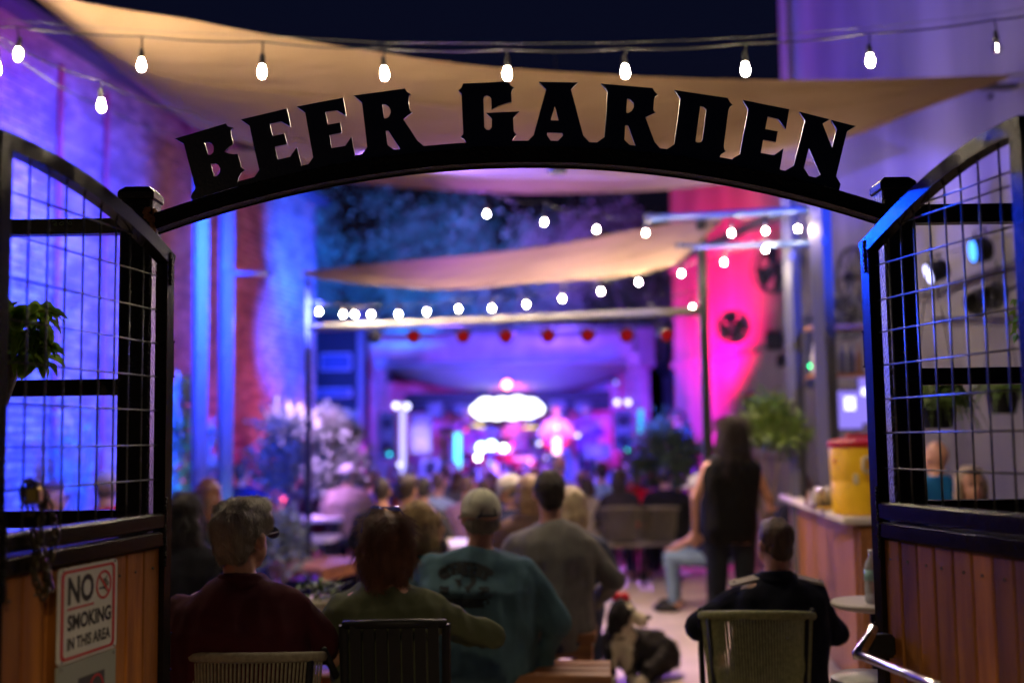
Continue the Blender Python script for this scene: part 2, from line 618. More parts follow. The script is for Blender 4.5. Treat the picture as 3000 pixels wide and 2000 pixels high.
hs = n_.new("ShaderNodeHueSaturation"); l_.new(mr.outputs[0], hs.inputs["Value"]); l_.new(cr.outputs[0], hs.inputs["Color"])
l_.new(hs.outputs[0], p_.inputs["Base Color"])
nb = n_.new("ShaderNodeTexNoise"); nb.inputs["Scale"].default_value = 70
bp = n_.new("ShaderNodeBump"); bp.inputs["Strength"].default_value = 0.5; bp.inputs["Distance"].default_value = 0.01
l_.new(ge.outputs["Position"], nb.inputs["Vector"]); l_.new(nb.outputs[0], bp.inputs["Height"]); l_.new(bp.outputs[0], p_.inputs["Normal"])
M['brick'] = mbk
rz = math.atan2(tdir.y, tdir.x)
rm = Matrix.Rotation(rz, 3, 'Z')
brick_me = MB().box((0, 0, 0), (0.198, 0.03, 0.063), bev=0.004).mesh('brick')
brick_me.materials.append(M['brick'])
cands = []
rows = int(WH / 0.075)
for r_ in range(rows):
    z = 0.04 + r_ * 0.075
    off = 0.105 * (r_ % 2)
    for c_ in range(int(WLEN / 0.21)):
        sdist = off + 0.1 + c_ * 0.21
        if sdist > WLEN - 0.1:
            continue
        P = WA + tdir * sdist + V((0, 0, z)) + nrm * random.uniform(-0.003, 0.004)
        cands.append(P)
# the courses seen nearest, through the left gate leaf
near = sorted([p for p in cands if p.y > 9.0 and 1.0 < p.z < 4.2], key=lambda p: p.y * 1.0)[:300]
ns = set(id(p) for p in near)
for p in near:
    o = link('brick', brick_me, None, bw, tuple(p - WA), (random.uniform(-.01, .01), random.uniform(-.006, .006), rz))
mb = MB()
for p in cands:
    if id(p) not in ns:
        mb.box(p, (0.198, 0.03, 0.063), rm)
o = mb.obj('brickwork', M['brick'], bw)
o['kind'] = 'stuff'
# thin conduit pipes on the wall
M['pipe_red'] = mat('painted_pipe', (0.28, 0.03, 0.025), 0.5)
for px in (165, 303):
    d = ray(px, 1000)
    # intersection with wall plane
    P = on_plane(px, 1000, WA + nrm * 0.05, nrm)
    mb = MB().tube([(P.x, P.y, 0), (P.x, P.y, WH - 0.2)], 0.024, 8)
    for z in (0.8, 1.9, 3.0, 4.1):
        mb.box((P.x, P.y, z), (0.07, 0.03, 0.02), rm)
    o = T('wall_pipe', 'dark red pipe running up the brick wall, %s of the pair' % ('farther left' if px == 165 else 'farther right'), 'pipe', (P.x, P.y, 0), 'pipes on the brick wall')
    mb.obj('pipe', M['pipe_red'], o)

# ------------------------------------------------------------------ right building
def rwx(Y):
    return 2.28 + 0.2 * (16 - Y)


rb = T('plastered_building', 'tall pale plastered building wall along the right side above the bar', 'building', (rwx(12.2), 12.2, 0))
mb = MB()
a, b = V((rwx(3.4), 3.4, 0)), V((rwx(12.2), 12.2, 0))
bk = V((4, 0.8, 0))
mb.add([a, b, b + bk, a + bk] + [q + V((0, 0, 9)) for q in (a, b, b + bk, a + bk)], [(0, 4, 5, 1), (1, 5, 6, 2), (2, 6, 7, 3), (3, 7, 4, 0), (4, 7, 6, 5)])
mb.obj('wall', M['plaster'], rb)
rn = V((-1, -0.2, 0)).normalized()
rt = V((-0.2, 1, 0)).normalized()
for z in (2.75, 3.05):
    MB().bar([a + rn * 0.02 + V((0, 0, z)), b + rn * 0.02 + V((0, 0, z))], rn, 0.05, 0.035).obj('ledge', M['plaster'], rb)
MB().box(b + V((0, 0, 4.5)) + rn * 0.03 - rt * 0.12, (0.06, 0.2, 8.9), Matrix.Rotation(math.atan2(-0.2, 1) * -1, 3, 'Z')).obj('corner_trim', M['plaster'], rb)
rb2 = T('rear_wall', 'lower rear wall past the tall plastered building, lit hot pink', 'wall', (rwx(16), 16, 0))
mb = MB()
a, b = V((rwx(12.2) + 0.02, 12.21, 0)), V((rwx(16), 16, 0))
mb.add([a, b, b + bk, a + bk] + [q + V((0, 0, 5.4)) for q in (a, b, b + bk, a + bk)], [(0, 4, 5, 1), (1, 5, 6, 2), (2, 6, 7, 3), (3, 7, 4, 0), (4, 7, 6, 5)])
mb.obj('wall', M['plaster'], rb2)
for z in (1.35, 2.55, 3.9):
    MB().bar([a + rn * 0.03 + V((0, 0, z)), b + rn * 0.03 + V((0, 0, z))], rn, 0.07, 0.06).obj('ledge', M['plaster'], rb2)

# ------------------------------------------------------------------ rear buildings behind the stage
def zc(py, Y, px=1500):
    return at(px, py, Y).z


M['backwall'] = mat('back_wall_paint', (0.42, 0.36, 0.38), 0.8, 0, (0.26, 0.22, 0.25), 2, 0.2, 10, detail=8)
Yb = 22.0
bb = T('rear_building', 'low building behind the stage lit magenta and violet', 'building', (0, Yb, 0))
xl, xr = at(1062, 1000, Yb).x, at(1900, 1000, Yb).x
zt = zc(975, Yb)
mb = MB().add([(xl, Yb, 0), (xr, Yb, 0), (xr, Yb, zt), ((xl + xr) / 2 + 0.3, Yb, zt + 0.0), (xl, Yb, zt)] + [(xl, Yb + 3, 0), (xr, Yb + 3, 0), (xr, Yb + 3, zt), ((xl + xr) / 2 + 0.3, Yb + 3, zt), (xl, Yb + 3, zt)],
              [(0, 1, 2, 3, 4), (5, 9, 8, 7, 6), (0, 4, 9, 5), (1, 6, 7, 2), (4, 3, 8, 9), (3, 2, 7, 8)])
mb.obj('wall', M['backwall'], bb)
MB().bar([(xl - .1, Yb - .1, zt + .04), (xr + .1, Yb - .1, zt + .04)], (0, 1, 0), 0.1, 0.3).obj('eave', M['darkgrey'], bb)
for px in (1180, 1760):
    c = at(px, 1090, Yb - .03)
    f = MB().box(c, (0.7, 0.05, 0.5), bev=.01).obj('window', M['backwall'], bb)
    MB().box(c - V((0, 0.035, 0)), (0.6, 0.02, 0.4)).obj('pane', M['black'], f)
db = T('dark_building', 'dark blue timber building with faint lit windows left of the stage', 'building', (at(990, 1000, 20.5).x, 20.5, 0))
xl2, xr2 = at(925, 1000, 20.5).x - 1.5, at(1052, 1000, 20.5).x
MB().box(((xl2 + xr2) / 2, 21.5, 1.9), (xr2 - xl2, 2, 3.8)).obj('wall', M['black'], db)
for (px, py, ww, hh) in ((975, 1150, .62, .1), (985, 1225, .9, .07), (985, 1060, .5, .25), (1000, 1330, .5, .5)):
    c = at(px, py, 20.46)
    f = MB().box(c, (ww + .06, .05, hh + .06)).obj('window', M['backwall'], db)
    MB().box(c - V((0, .03, 0)), (ww, .02, hh)).obj('pane', mat('pane_blue', (0.05, 0.08, 0.16), 0.2), f)
MB().box((xr2 + 0.05, 20.4, 1.95), (0.12, 0.12, 3.9)).obj('corner_post', M['plaster'], db)
c = at(1885, 1020, 21.8)
o = T('pale_chimney', 'pale block rising at the right end of the rear building roof', 'chimney', (c.x, 21.9, zt))
MB().box((c.x, 21.7, c.z), (0.38, 0.35, 0.75), bev=.02).obj('stack', M['plaster'], o)
for k in range(4):
    MB().box((c.x, 21.51, c.z - .3 + k * .19), (0.36, 0.03, 0.15), bev=.01).obj('block', M['plaster'], o)


# ------------------------------------------------------------------ trees behind
def tree(x, Y, h, rx, rz_, nleaf, label, name='tree', mleaf='leaf_grey', seed=1, lean=0.0, leafsize=0.11):
    rnd = random.Random(seed)
    t = T(name, label, 'tree', (x, Y, 0), 'trees behind the stage')
    mb = MB()
    top = V((x + lean, Y, h * .62))
    mid = V((x + lean * .3 + .15, Y + .1, h * .3))
    mb.tube([(x, Y, 0), mid, top], [0.24, 0.17, 0.1], 9)
    tips = []
    for k in range(11):
        f = rnd.uniform(0.25, 1)
        st = mid.lerp(top, f)
        a = rnd.uniform(0, 6.28)
        L = rnd.uniform(.5, 1.0) * rx
        e1 = st + V((math.cos(a) * L * .5, math.sin(a) * L * .5, L * .35 + .3))
        e2 = e1 + V((math.cos(a + .4) * L * .5, math.sin(a + .4) * L * .5, L * .5))
        mb.tube([st, e1, e2], [0.07, 0.045, 0.02], 6)
        tips += [e1, e2, e2 + V((rnd.uniform(-.5, .5), rnd.uniform(-.5, .5), .4))]
    mb.obj('trunk', M['bark'], t, smooth=True)
    mb = MB()
    cl = []
    for tp in tips:
        for q in range(3):
            cl.append((tp + V((rnd.gauss(0, .5), rnd.gauss(0, .5), rnd.gauss(0, .45))), rnd.uniform(.25, .7)))
    for k in range(nleaf):
        c, rr = rnd.choice(cl)
        d = V((rnd.gauss(0, 1), rnd.gauss(0, 1), rnd.gauss(0, .8)))
        p = c + d * rr * .55
        mb.leafq(p, (rnd.gauss(0, 1), rnd.gauss(0, 1), rnd.gauss(-.3, .6)), (rnd.gauss(0, 1), rnd.gauss(0, 1), 1), leafsize * rnd.uniform(.6, 1.3), leafsize * .5)
    mb.obj('crown', M[mleaf], t)
    return t


tree(-3.4, 26.5, 7.6, 2.3, 2, 17000, 'dark leafy tree left of centre behind the stage catching blue light', seed=3)
tree(0.3, 26.2, 7.4, 2.4, 2, 17000, 'tall tree with forked pale trunk behind the middle of the stage', seed=9, lean=.5)
tree(3.6, 27, 7.2, 2.3, 2, 13000, 'dark tree behind the right end of the stage under the shade sail', seed=14, mleaf='leaf_dark')
tree(-7.0, 29, 7.5, 2.6, 2, 11000, 'darkest tree behind the corner of the brick building', seed=21, mleaf='leaf_dark')

# ------------------------------------------------------------------ shade sails
def smooth_curve(pts, n):
    """pts: list of vectors -> n points by Catmull-Rom"""
    P = [V(p) for p in pts]
    P = [P[0] * 2 - P[1]] + P + [P[-1] * 2 - P[-2]]
    m = len(P) - 3
    out = []
    for i in range(n):
        t = i / (n - 1) * m
        k = min(int(t), m - 1)
        u = t - k
        a, b, c, d = P[k:k + 4]
        out.append(0.5 * ((2 * b) + (c - a) * u + (2 * a - 5 * b + 4 * c - d) * u * u + (3 * b - a - 3 * c + d) * u ** 3))
    return out


def sail(name, top, bot, label, m, sag=0.1, thick=True, nx=40, ny=16, hems=True):
    tp = smooth_curve([at(*p) for p in top], nx)
    bt = smooth_curve([at(*p) for p in bot], nx)
    root = T(name, label, 'shade sail', tuple(tp[0]), 'shade sails over the courtyard')
    vs = []
    for j in range(ny):
        v = j / (ny - 1)
        for i in range(nx):
            u = i / (nx - 1)
            p = tp[i].lerp(bt[i], v)
            p = p + V((0, 0, sag * 4 * v * (1 - v) * math.sin(math.pi * min(1, u * 1.2 + .1)) * -0.5))
            vs.append(p)
    fs = [(j * nx + i, j * nx + i + 1, (j + 1) * nx + i + 1, (j + 1) * nx + i) for j in range(ny - 1) for i in range(nx - 1)]
    MB().add(vs, fs).obj('cloth', m, root, smooth=True)
    for sv in ([.33, .66] if hems else []):
        sm = MB()
        j = int(sv * (ny - 1))
        sm.bar([V(vs[j * nx + i]) + V((0, 0, -.006)) for i in range(nx)], (0, 0, 1), 0.018, 0.004)
        sm.obj('seam', m, root)
    if hems:
        mb = MB()
        mb.bar([p + V((0, 0, -0.004)) for p in tp], (0, 0, 1), 0.05, 0.006)
        mb.bar([p + V((0, 0, -0.004)) for p in bt], (0, 0, 1), 0.05, 0.006)
        mb.obj('hem', m, root)
    return root


s1 = sail('shade_sail', [(-260, -330, 5.0), (120, -40, 5.4), (312, 22, 5.7), (536, 58, 5.9), (803, 109, 6.1), (1312, 187, 6.5), (1580, 210, 6.7), (2000, 232, 7.0), (2446, 237, 7.2), (2950, 223, 7.4)],
          [(560, 368, 9.6), (760, 430, 9.5), (1000, 490, 9.3), (1300, 515, 9.1), (1600, 520, 8.9), (1900, 520, 8.6), (2200, 482, 8.3), (2491, 397, 7.9), (2700, 316, 7.6), (2952, 226, 7.4)],
          'large tan shade sail stretched right across above the arched gate', M['sail'], 0.25)
c = at(2950, 223, 7.4)
mb = MB()
e2 = at(3010, 215, 7.45)
for k in range(5):
    p = c.lerp(e2, (k + .5) / 5)
    mb.tube([p + V((math.cos(a) * .02, 0, math.sin(a) * .012)) for a in [i * math.pi / 4 for i in range(8)]], .005, 5, closed=True)
mb.obj('turnbuckle', M['chrome'], s1)
s2 = sail('shade_sail', [(640, 440, 11.5), (1000, 440, 11), (1500, 430, 10.5), (2000, 440, 10), (2400, 470, 9.5)],
          [(600, 500, 12.5), (850, 512, 12.3), (1038, 533, 12), (1302, 556, 11.6), (1570, 565, 11.2), (1900, 556, 10.8), (2150, 530, 10.3), (2420, 474, 9.8)],
          'second tan shade sail just below the arch beam, paler at its belly', M['sail'], 0.1)
s3 = sail('shade_sail', [(886, 796, 11.2), (1168, 766, 11.0), (1436, 741, 10.8), (1659, 712, 10.5), (1900, 667, 10.1), (2111, 636, 9.7)],
          [(884, 800, 11.2), (927, 812, 11.1), (1123, 835, 10.6), (1329, 845, 10.2), (1525, 828, 9.9), (1793, 810, 9.6), (1970, 772, 9.4), (2040, 712, 9.5), (2113, 640, 9.7)],
          'narrow low shade sail tapering left to the black pole, lit violet along its top', M['sail'], 0.05)
s4 = sail('stage_canopy', [(1130, 1070, 18.2), (1300, 1066, 18.2), (1500, 1064, 18.2), (1700, 1062, 18.2), (1860, 1060, 18.2)],
          [(1130, 1078, 19.5), (1230, 1118, 19.4), (1360, 1138, 19.3), (1500, 1142, 19.3), (1650, 1136, 19.3), (1770, 1110, 19.4), (1860, 1070, 19.5)],
          'pale draped canopy cloth hanging under the stage frame', M['sail_pale'], 0.1)
s4['category'] = 'canopy'
s4['group'] = 'stage fittings'
# ------------------------------------------------------------------ gateway: posts, arched beam, lettering
D = 3.2
YN = V((0, 1, 0))


def pz(px, py, Y=D):
    return at(px, py, Y)


def post(pxc, pytop, label):
    c = pz(pxc, pytop)
    g = T('gate_post', label, 'gate post', (c.x, D + .045, 0), 'gateway posts')
    w_ = 0.092
    zt = c.z
    MB().box((c.x, D + .045, (zt - .03) / 2), (w_, w_, zt - .03), bev=.006).obj('post', M['steel_hammer'], g)
    mb = MB()
    mb.box((c.x, D + .045, zt - .0225), (w_ + .012, w_ + .012, .025), bev=.004)
    h = w_ / 2 + .003
    cx, cy = c.x, D + .045
    mb.add([(cx - h, cy - h, zt - .01), (cx + h, cy - h, zt - .01), (cx + h, cy + h, zt - .01), (cx - h, cy + h, zt - .01),
            (cx - h * .7, cy - h * .7, zt + .004), (cx + h * .7, cy - h * .7, zt + .004), (cx + h * .7, cy + h * .7, zt + .004), (cx - h * .7, cy + h * .7, zt + .004)],
           [(0, 1, 5, 4), (1, 2, 6, 5), (2, 3, 7, 6), (3, 0, 4, 7), (4, 5, 6, 7), (3, 2, 1, 0)])
    mb.obj('cap', M['steel'], g)
    MB().box((c.x, D + .045, .008), (.17, .17, .016), bev=.003).obj('base_plate', M['steel'], g)
    return g, c.x


pl, xl_ = post(399, 548, 'black square steel gate post with orange rust at the weld, under the letter B')
pr, xr_ = post(2630, 520, 'black square steel gate post beside the letter N, next to the bar side gate leaf')
# rust burn and pale plate at the weld of the left post
mb = MB()
for k in range(14):
    mb.ell((xl_ + .047 + random.uniform(-.002, .004), D + random.uniform(-.002, .02), pz(452, 640).z + random.uniform(-.035, .03)), (random.uniform(.004, .009), .008, random.uniform(.006, .014)), 6, 5)
    mb.ell((xl_ + random.uniform(.025, .047), D - .001, pz(440, 640).z + random.uniform(-.03, .03)), (random.uniform(.004, .01), .003, random.uniform(.004, .01)), 6, 5)
mb.obj('rust_weld', M['rust'], pl)

AP = lambda px: 474 + 1.6e-4 * (px - 1560) ** 2     # lower front edge of the tube, in photograph pixels
arch = T('arch_sign', 'black arched steel sign reading BEER GARDEN over the open gateway', 'sign', (0, D, pz(1560, 450).z))
xs = np.linspace(446, 2594, 62)
ctr = [pz(x, AP(x) - 23.5) for x in xs]
TH = 0.045
mb = MB()
ctr2 = [V((p.x, D + .03, p.z)) for p in ctr]
mb.bar(ctr2, YN, TH, 0.05)
o = mb.obj('arch_beam', M['steel_hammer'], arch, smooth='auto')
# a small quarter-round lip along the lower edge
MB().tube([V((p.x, D + .058, p.z - TH / 2 - .001)) for p in ctr], .0045, 6).obj('lower_lip', M['steel'], arch, smooth=True)
MB().tube([V((p.x, D + .003, p.z - TH / 2 + .001)) for p in ctr], .003, 6).obj('lower_lip', M['steel'], arch, smooth=True)
xs2 = np.linspace(692, 2420, 50)
up_ = [pz(x, AP(x) - 47 - 19.5) for x in xs2]
lo_ = [pz(x, AP(x) - 45) for x in xs2]
mb = MB().prism([[V((p.x, D + .022, p.z)) for p in up_] + [V((p.x, D + .022, p.z)) for p in reversed(lo_)]], (0, .010, 0))
mb.obj('base_strip', M['letter'], arch)
LET = [
    ('B', 500, 330, [[(38, 378), (430, 262), (820, 147), (845, 178), (872, 193), (933, 210), (905, 245), (897, 275), (903, 310), (938, 462), (870, 505), (838, 540), (808, 582), (870, 608), (940, 617), (1000, 615), (1015, 645), (1060, 810), (1080, 835), (1117, 857), (1070, 890), (1040, 935), (1018, 980), (1005, 1035), (1010, 1110), (700, 1200), (305, 1322), (288, 1275), (300, 1235), (357, 1140), (175, 455)],
                     [(490, 432), (560, 430), (600, 450), (632, 490), (638, 540), (630, 585), (600, 615), (570, 628), (548, 622)],
                     [(588, 765), (660, 757), (705, 780), (735, 830), (733, 885), (715, 920), (680, 952), (650, 958), (635, 940)]]),
    ('E', 500, 330, [[(1053, 85), (1400, 0), (1762, -86), (1820, 192), (1670, 112), (1500, 150), (1540, 325), (1555, 338), (1725, 300), (1762, 458), (1578, 500), (1618, 690), (1630, 700), (1815, 655), (1840, 610), (1918, 512), (1985, 795), (2000, 860), (1650, 970), (1260, 1060), (1260, 972), (1337, 855), (1250, 480), (1190, 180)]]),
    ('E', 850, 230, [[(85, 408), (430, 340), (798, 270), (848, 553), (705, 463), (524, 490), (558, 675), (570, 685), (752, 652), (775, 795), (765, 810), (590, 845), (620, 1032), (632, 1042), (830, 1010), (928, 868), (980, 1150), (990, 1220), (255, 1370), (255, 1305), (337, 1187), (215, 500)]]),
    ('R', 850, 230, [[(962, 238), (1748, 132), (1785, 185), (1843, 218), (1815, 240), (1803, 290), (1825, 455), (1840, 480), (1868, 495), (1800, 540), (1725, 600), (1945, 935), (2045, 1017), (2060, 1080), (1083, 1210), (1083, 1148), (1170, 1030), (1090, 345)],
                     [(1400, 372), (1450, 375), (1500, 405), (1528, 460), (1528, 510), (1495, 570), (1440, 592), (1425, 570)],
                     [(1455, 780), (1495, 780), (1678, 1060), (1600, 1078), (1482, 1000)]]),
    ('G', 1320, 200, [[(190, 212), (880, 183), (920, 240), (972, 275), (945, 300), (930, 350), (932, 492), (850, 510), (730, 550), (632, 600), (622, 440), (600, 405), (555, 395), (515, 408), (498, 450), (515, 885), (555, 922), (595, 922), (632, 885), (636, 750), (548, 665), (1047, 642), (960, 742), (968, 945), (1012, 997), (970, 1040), (932, 1102), (935, 1160), (240, 1180), (242, 1125), (210, 1070), (153, 1030), (185, 990), (190, 960), (165, 370), (116, 315), (165, 270)]]),
    ('A', 1320, 200, [[(1360, 187), (1953, 195), (1848, 300), (2037, 1010), (2147, 1125), (2147, 1185), (1170, 1165), (1168, 1108), (1275, 1000), (1465, 300)],
                      [(1600, 553), (1660, 778), (1538, 775)],
                      [(1485, 960), (1715, 970), (1725, 1010), (1630, 1108), (1550, 1105), (1480, 1005)]]),
    ('R', 1700, 200, [[(325, 213), (1115, 278), (1150, 335), (1193, 380), (1155, 410), (1138, 460), (1128, 610), (1140, 635), (1165, 657), (1005, 730), (1150, 1110), (1240, 1212), (1245, 1275), (240, 1190), (240, 1133), (375, 1033), (427, 333)],
                      [(728, 437), (780, 460), (825, 510), (830, 570), (800, 630), (740, 665), (710, 660)],
                      [(700, 850), (745, 858), (860, 1180), (785, 1170), (683, 1075)]]),
    ('D', 1950, 240, [[(148, 104), (968, 222), (1000, 285), (1042, 330), (1000, 360), (980, 400), (905, 960), (915, 1015), (935, 1042), (870, 1085), (838, 1133), (838, 1195), (20, 1075), (20, 1018), (145, 935), (242, 230)],
                      [(543, 350), (600, 362), (640, 400), (580, 870), (560, 895), (510, 905), (472, 892)]]),
    ('E', 2150, 270, [[(158, 100), (868, 240), (815, 537), (705, 388), (537, 352), (500, 543), (690, 580), (660, 740), (467, 708), (430, 910), (632, 945), (775, 850), (725, 1160), (720, 1215), (0, 1055), (0, 997), (110, 930), (240, 235)]]),
    ('N', 2150, 270, [[(1028, 280), (1485, 393), (1380, 460), (1527, 832), (1603, 545), (1520, 408), (1890, 498), (1758, 580), (1590, 1270), (1660, 1392), (1635, 1480), (815, 1235), (818, 1180), (940, 1105), (1113, 410)],
                      [(1172, 835), (1350, 1248), (1275, 1287), (1175, 1265), (1095, 1140)]]),
]
SC = 5.2275
for k, (ch, ox, oy, loops) in enumerate(LET):
    L3 = []
    for lp in loops:
        q = [pz(ox + x / SC, oy + y / SC) for x, y in lp]
        L3.append([V((p.x, D + .02, p.z)) for p in q])
    o = MB().prism(L3, (0, .008, 0)).obj('letter', M['letter'], arch)
    bv = o.modifiers.new('b', 'BEVEL'); bv.width = 0.0007; bv.segments = 1; bv.limit_method = 'ANGLE'
for k in range(60):
    px = random.uniform(700, 2400)
    p = pz(px, AP(px) - 47 - random.uniform(0, 1.5))
    if k < 22:
        MB().ell((p.x, D + .010, p.z), (random.uniform(.008, .016), .006, .003), 8, 5).obj('weld', M['steel_hammer'], arch)
# ------------------------------------------------------------------ side fence panels in the plane of the posts
def fence(x0, x1, zs, label):
    g = T('side_fence', label, 'fence', ((x0 + x1) / 2, D + .045, 0), 'black fence panels beside the gateway')
    for (zt, zb) in zs:
        MB().box(((x0 + x1) / 2, D + .045, (zt + zb) / 2), (abs(x1 - x0), .05, zt - zb), bev=.003).obj('rail', M['steel'], g)
    n = 8
    for k in range(n):
        xx = x0 + (x1 - x0) * (k + .5) / n
        MB().box((xx, D + .05, .6), (abs(x1 - x0) / n - .004, .02, 1.16), bev=.003).obj('plank', M['plank'], g)
    return g


zl = [(pz(200, 636).z, pz(200, 680).z), (pz(200, 1110).z, pz(200, 1157).z), (pz(200, 1497).z, pz(200, 1545).z)]
zr = [(pz(2830, 592).z, pz(2830, 646).z), (pz(2830, 1075).z, pz(2830, 1124).z), (pz(2830, 1466).z, pz(2830, 1512).z)]
fl = fence(-2.05, xl_ - .047, zl, 'black rail fence panel with a chalk scribble, behind the left gate leaf')
fr_ = fence(xr_ + .047, 2.05, zr, 'black rail fence panel behind the gate leaf on the bar side, by the hanging fern')
M['chalk'] = mat('chalk', (0.16, 0.24, 0.13), 0.9)
mb = MB()
for strokes in ([(144, 646), (150, 643), (157, 646), (157, 651), (150, 655), (153, 657), (160, 656)],
                [(181, 648), (174, 646), (167, 650), (167, 655), (173, 656), (179, 651), (180, 655)],
                [(190, 642), (190, 649), (196, 653), (201, 655), (203, 650), (198, 645), (192, 650)]):
    mb.tube([V((p.x, D + .0185, p.z)) for p in [pz(x, y) for x, y in strokes]], .0011, 5)
mb.obj('chalk_mark', M['chalk'], fl)


# ------------------------------------------------------------------ gate leaves
def leaf(P0, P1, side, outer, mid, wires_v, wires_h, name_label):
    u = (P1 - P0)
    u.z = 0
    L = u.length
    u.normalize()
    n = V((-u.y, u.x, 0)) if side < 0 else V((u.y, -u.x, 0))   # face normal toward the opening
    if n.x * side > 0:
        n = -n
    th = 0.036

    def uz(px, py, off=0.0):
        p = on_plane(px, py, P0 + n * off, n)
        return (p - P0).dot(u), p.z

    def W(uu, z, off=0.0):
        return V((P0.x, P0.y, 0)) + u * uu + n * off + V((0, 0, z))
    root = T('gate_leaf', name_label, 'gate', (P0.x, P0.y, 0), 'open arched gate leaves')
    arc = [uz(*p) for p in outer]
    arc.sort()
    arc[0] = (0.0, arc[0][1])
    # smooth arch: quadratic fit
    A = np.polyfit([a[0] for a in arc], [a[1] for a in arc], 3)
    az = lambda s: float(np.polyval(A, s))
    wt = 0.038
    mbA = MB()
    us = np.linspace(0, L, 22)
    cpts = []
    for s in us:
        cpts.append(W(s, az(s) - wt * .55, -th / 2))
    mbA.bar(cpts, n, wt, th)
    mbA.obj('arch_rail', M['steel'], root, smooth='auto')
    zt0, zb0 = mid
    zm = (zt0 + zb0) / 2
    # stiles
    MB().bar([W(wt / 2, .06, -th / 2), W(wt / 2, az(0) - wt * .8, -th / 2)], n, wt, th - .002).obj('stile', M['steel'], root)
    MB().bar([W(L - wt / 2, .06, -th / 2), W(L - wt / 2, az(L) - wt * .8, -th / 2)], n, wt, th - .002).obj('stile', M['steel'], root)
    for (a_, b_) in ((zt0, zm + .002), (zm - .002, zb0)):
        MB().box((0, 0, 0), (L - 2 * wt, a_ - b_, th), Matrix((u, V((0, 0, 1)), n)).transposed(), bev=.006)
        mb = MB().box(W(L / 2, (a_ + b_) / 2, -th / 2), (L - 2 * wt, a_ - b_, th + (.004 if a_ == zt0 else 0)), Matrix((u, V((0, 0, 1)), n)).transposed(), bev=.006)
        mb.obj('middle_rail', M['steel'], root)
    MB().box(W(L / 2, .11, -th / 2), (L - 2 * wt, .1, th), Matrix((u, V((0, 0, 1)), n)).transposed(), bev=.006).obj('bottom_rail', M['steel'], root)
    # hinge barrels
    for z in (1.78, 1.0, .3):
        mb = MB().tube([W(-.008, z - .045, -.012), W(-.008, z + .045, -.012)], .008, 8)
        mb.tube([W(-.008, z + .045, -.012), W(-.008, z + .05, -.012)], .011, 8)
        mb.tube([W(-.008, z - .05, -.012), W(-.008, z - .045, -.012)], .011, 8)
        mb.obj('hinge', M['steel'], root)
    # welded wires
    wo = -.03
    for px in wires_v:
        s, _z = uz(px, 1000, wo)
        if wt < s < L - wt * .5:
            MB().tube([W(s, zt0 - .01, wo), W(s, az(s) - wt * .8, wo)], .0026, 6).obj('wire', M['wire'], root, smooth=True)
    for (px, py) in wires_h:
        _s, z = uz(px, py, wo + .005)
        s0 = wt * .8
        while az(s0) - wt < z and s0 < L:
            s0 += .005
        if s0 < L - wt:
            MB().tube([W(s0, z, wo + .005), W((s0 + L) / 2, z + random.uniform(-.001, .001), wo + .005), W(L - wt * .5, z, wo + .005)], .0023, 6).obj('wire', M['wire'], root, smooth=True)
    # planks of the lower panel
    npk = 8
    pw = (L - 2 * wt) / npk
    for k in range(npk):
        s = wt + pw * (k + .5)
        MB().box(W(s, (zb0 + .16) / 2, -.022 + random.uniform(-.001, .001)), (pw - .006, zb0 - .16, .018), Matrix((u, V((0, 0, 1)), n)).transposed(), bev=.003).obj('plank', M['plank'], root)
    for k in range(npk):
        for zz in (zb0 - .05, .2):
            MB().ell(W(wt + pw * (k + .5) + random.uniform(-.01, .01), zz, -.0125), .004, 6, 4).obj('screw', M['wire'], root)
    for (s, z) in ((wt, zt0), (wt, zb0), (L - wt, zt0), (L - wt, zb0), (wt * .6, az(0) - wt)):
        mb = MB()
        for q in range(9):
            mb.ell(W(s + random.uniform(-.002, .002), z - .045 + q * .01, .001), (.005, .005, .006), 6, 5)
        mb.obj('weld', M['steel_hammer'], root)
    return root, W, uz, u, n, L


P0 = at(506, 1300, 3.08)
P1 = at(-14, 1300, 2.33)
n_t = V((-(P1 - P0).y, (P1 - P0).x, 0)).normalized()
zt_l = np.mean([on_plane(475, 1503, P0, n_t).z, on_plane(60, 1556, P0, n_t).z])
zb_l = np.mean([on_plane(475, 1598, P0, n_t).z, on_plane(60, 1692, P0, n_t).z])
print('left leaf rails', on_plane(475, 1503, P0, n_t).z, on_plane(60, 1556, P0, n_t).z, on_plane(475, 1598, P0, n_t).z, on_plane(60, 1692, P0, n_t).z)
LL, WL, uzL, uL, nL, lenL = leaf(P0, P1, -1,
    [(8, 376), (40, 388), (89, 411), (179, 460), (245, 500), (298, 536), (375, 600), (440, 665), (506, 743)],
    (zt_l, zb_l), [77, 134, 187, 239, 289, 335, 377, 417, 461],
    [(455, 706), (455, 806), (455, 907), (455, 1005), (455, 1103), (455, 1202), (455, 1303), (455, 1403), (100, 585)],
    'open gate leaf carrying the NO SMOKING notice on its cedar planks')
P0 = at(2541, 1270, 3.08)
P1 = at(3034, 1270, 2.42)
n_t = V((-(P1 - P0).y, (P1 - P0).x, 0)).normalized()
print('right leaf rails', on_plane(2575, 1465, P0, n_t).z, on_plane(2990, 1511, P0, n_t).z, on_plane(2580, 1567, P0, n_t).z, on_plane(2990, 1655, P0, n_t).z)
zt_r = np.mean([on_plane(2575, 1465, P0, n_t).z, on_plane(2990, 1511, P0, n_t).z])
zb_r = np.mean([on_plane(2580, 1567, P0, n_t).z, on_plane(2990, 1655, P0, n_t).z])
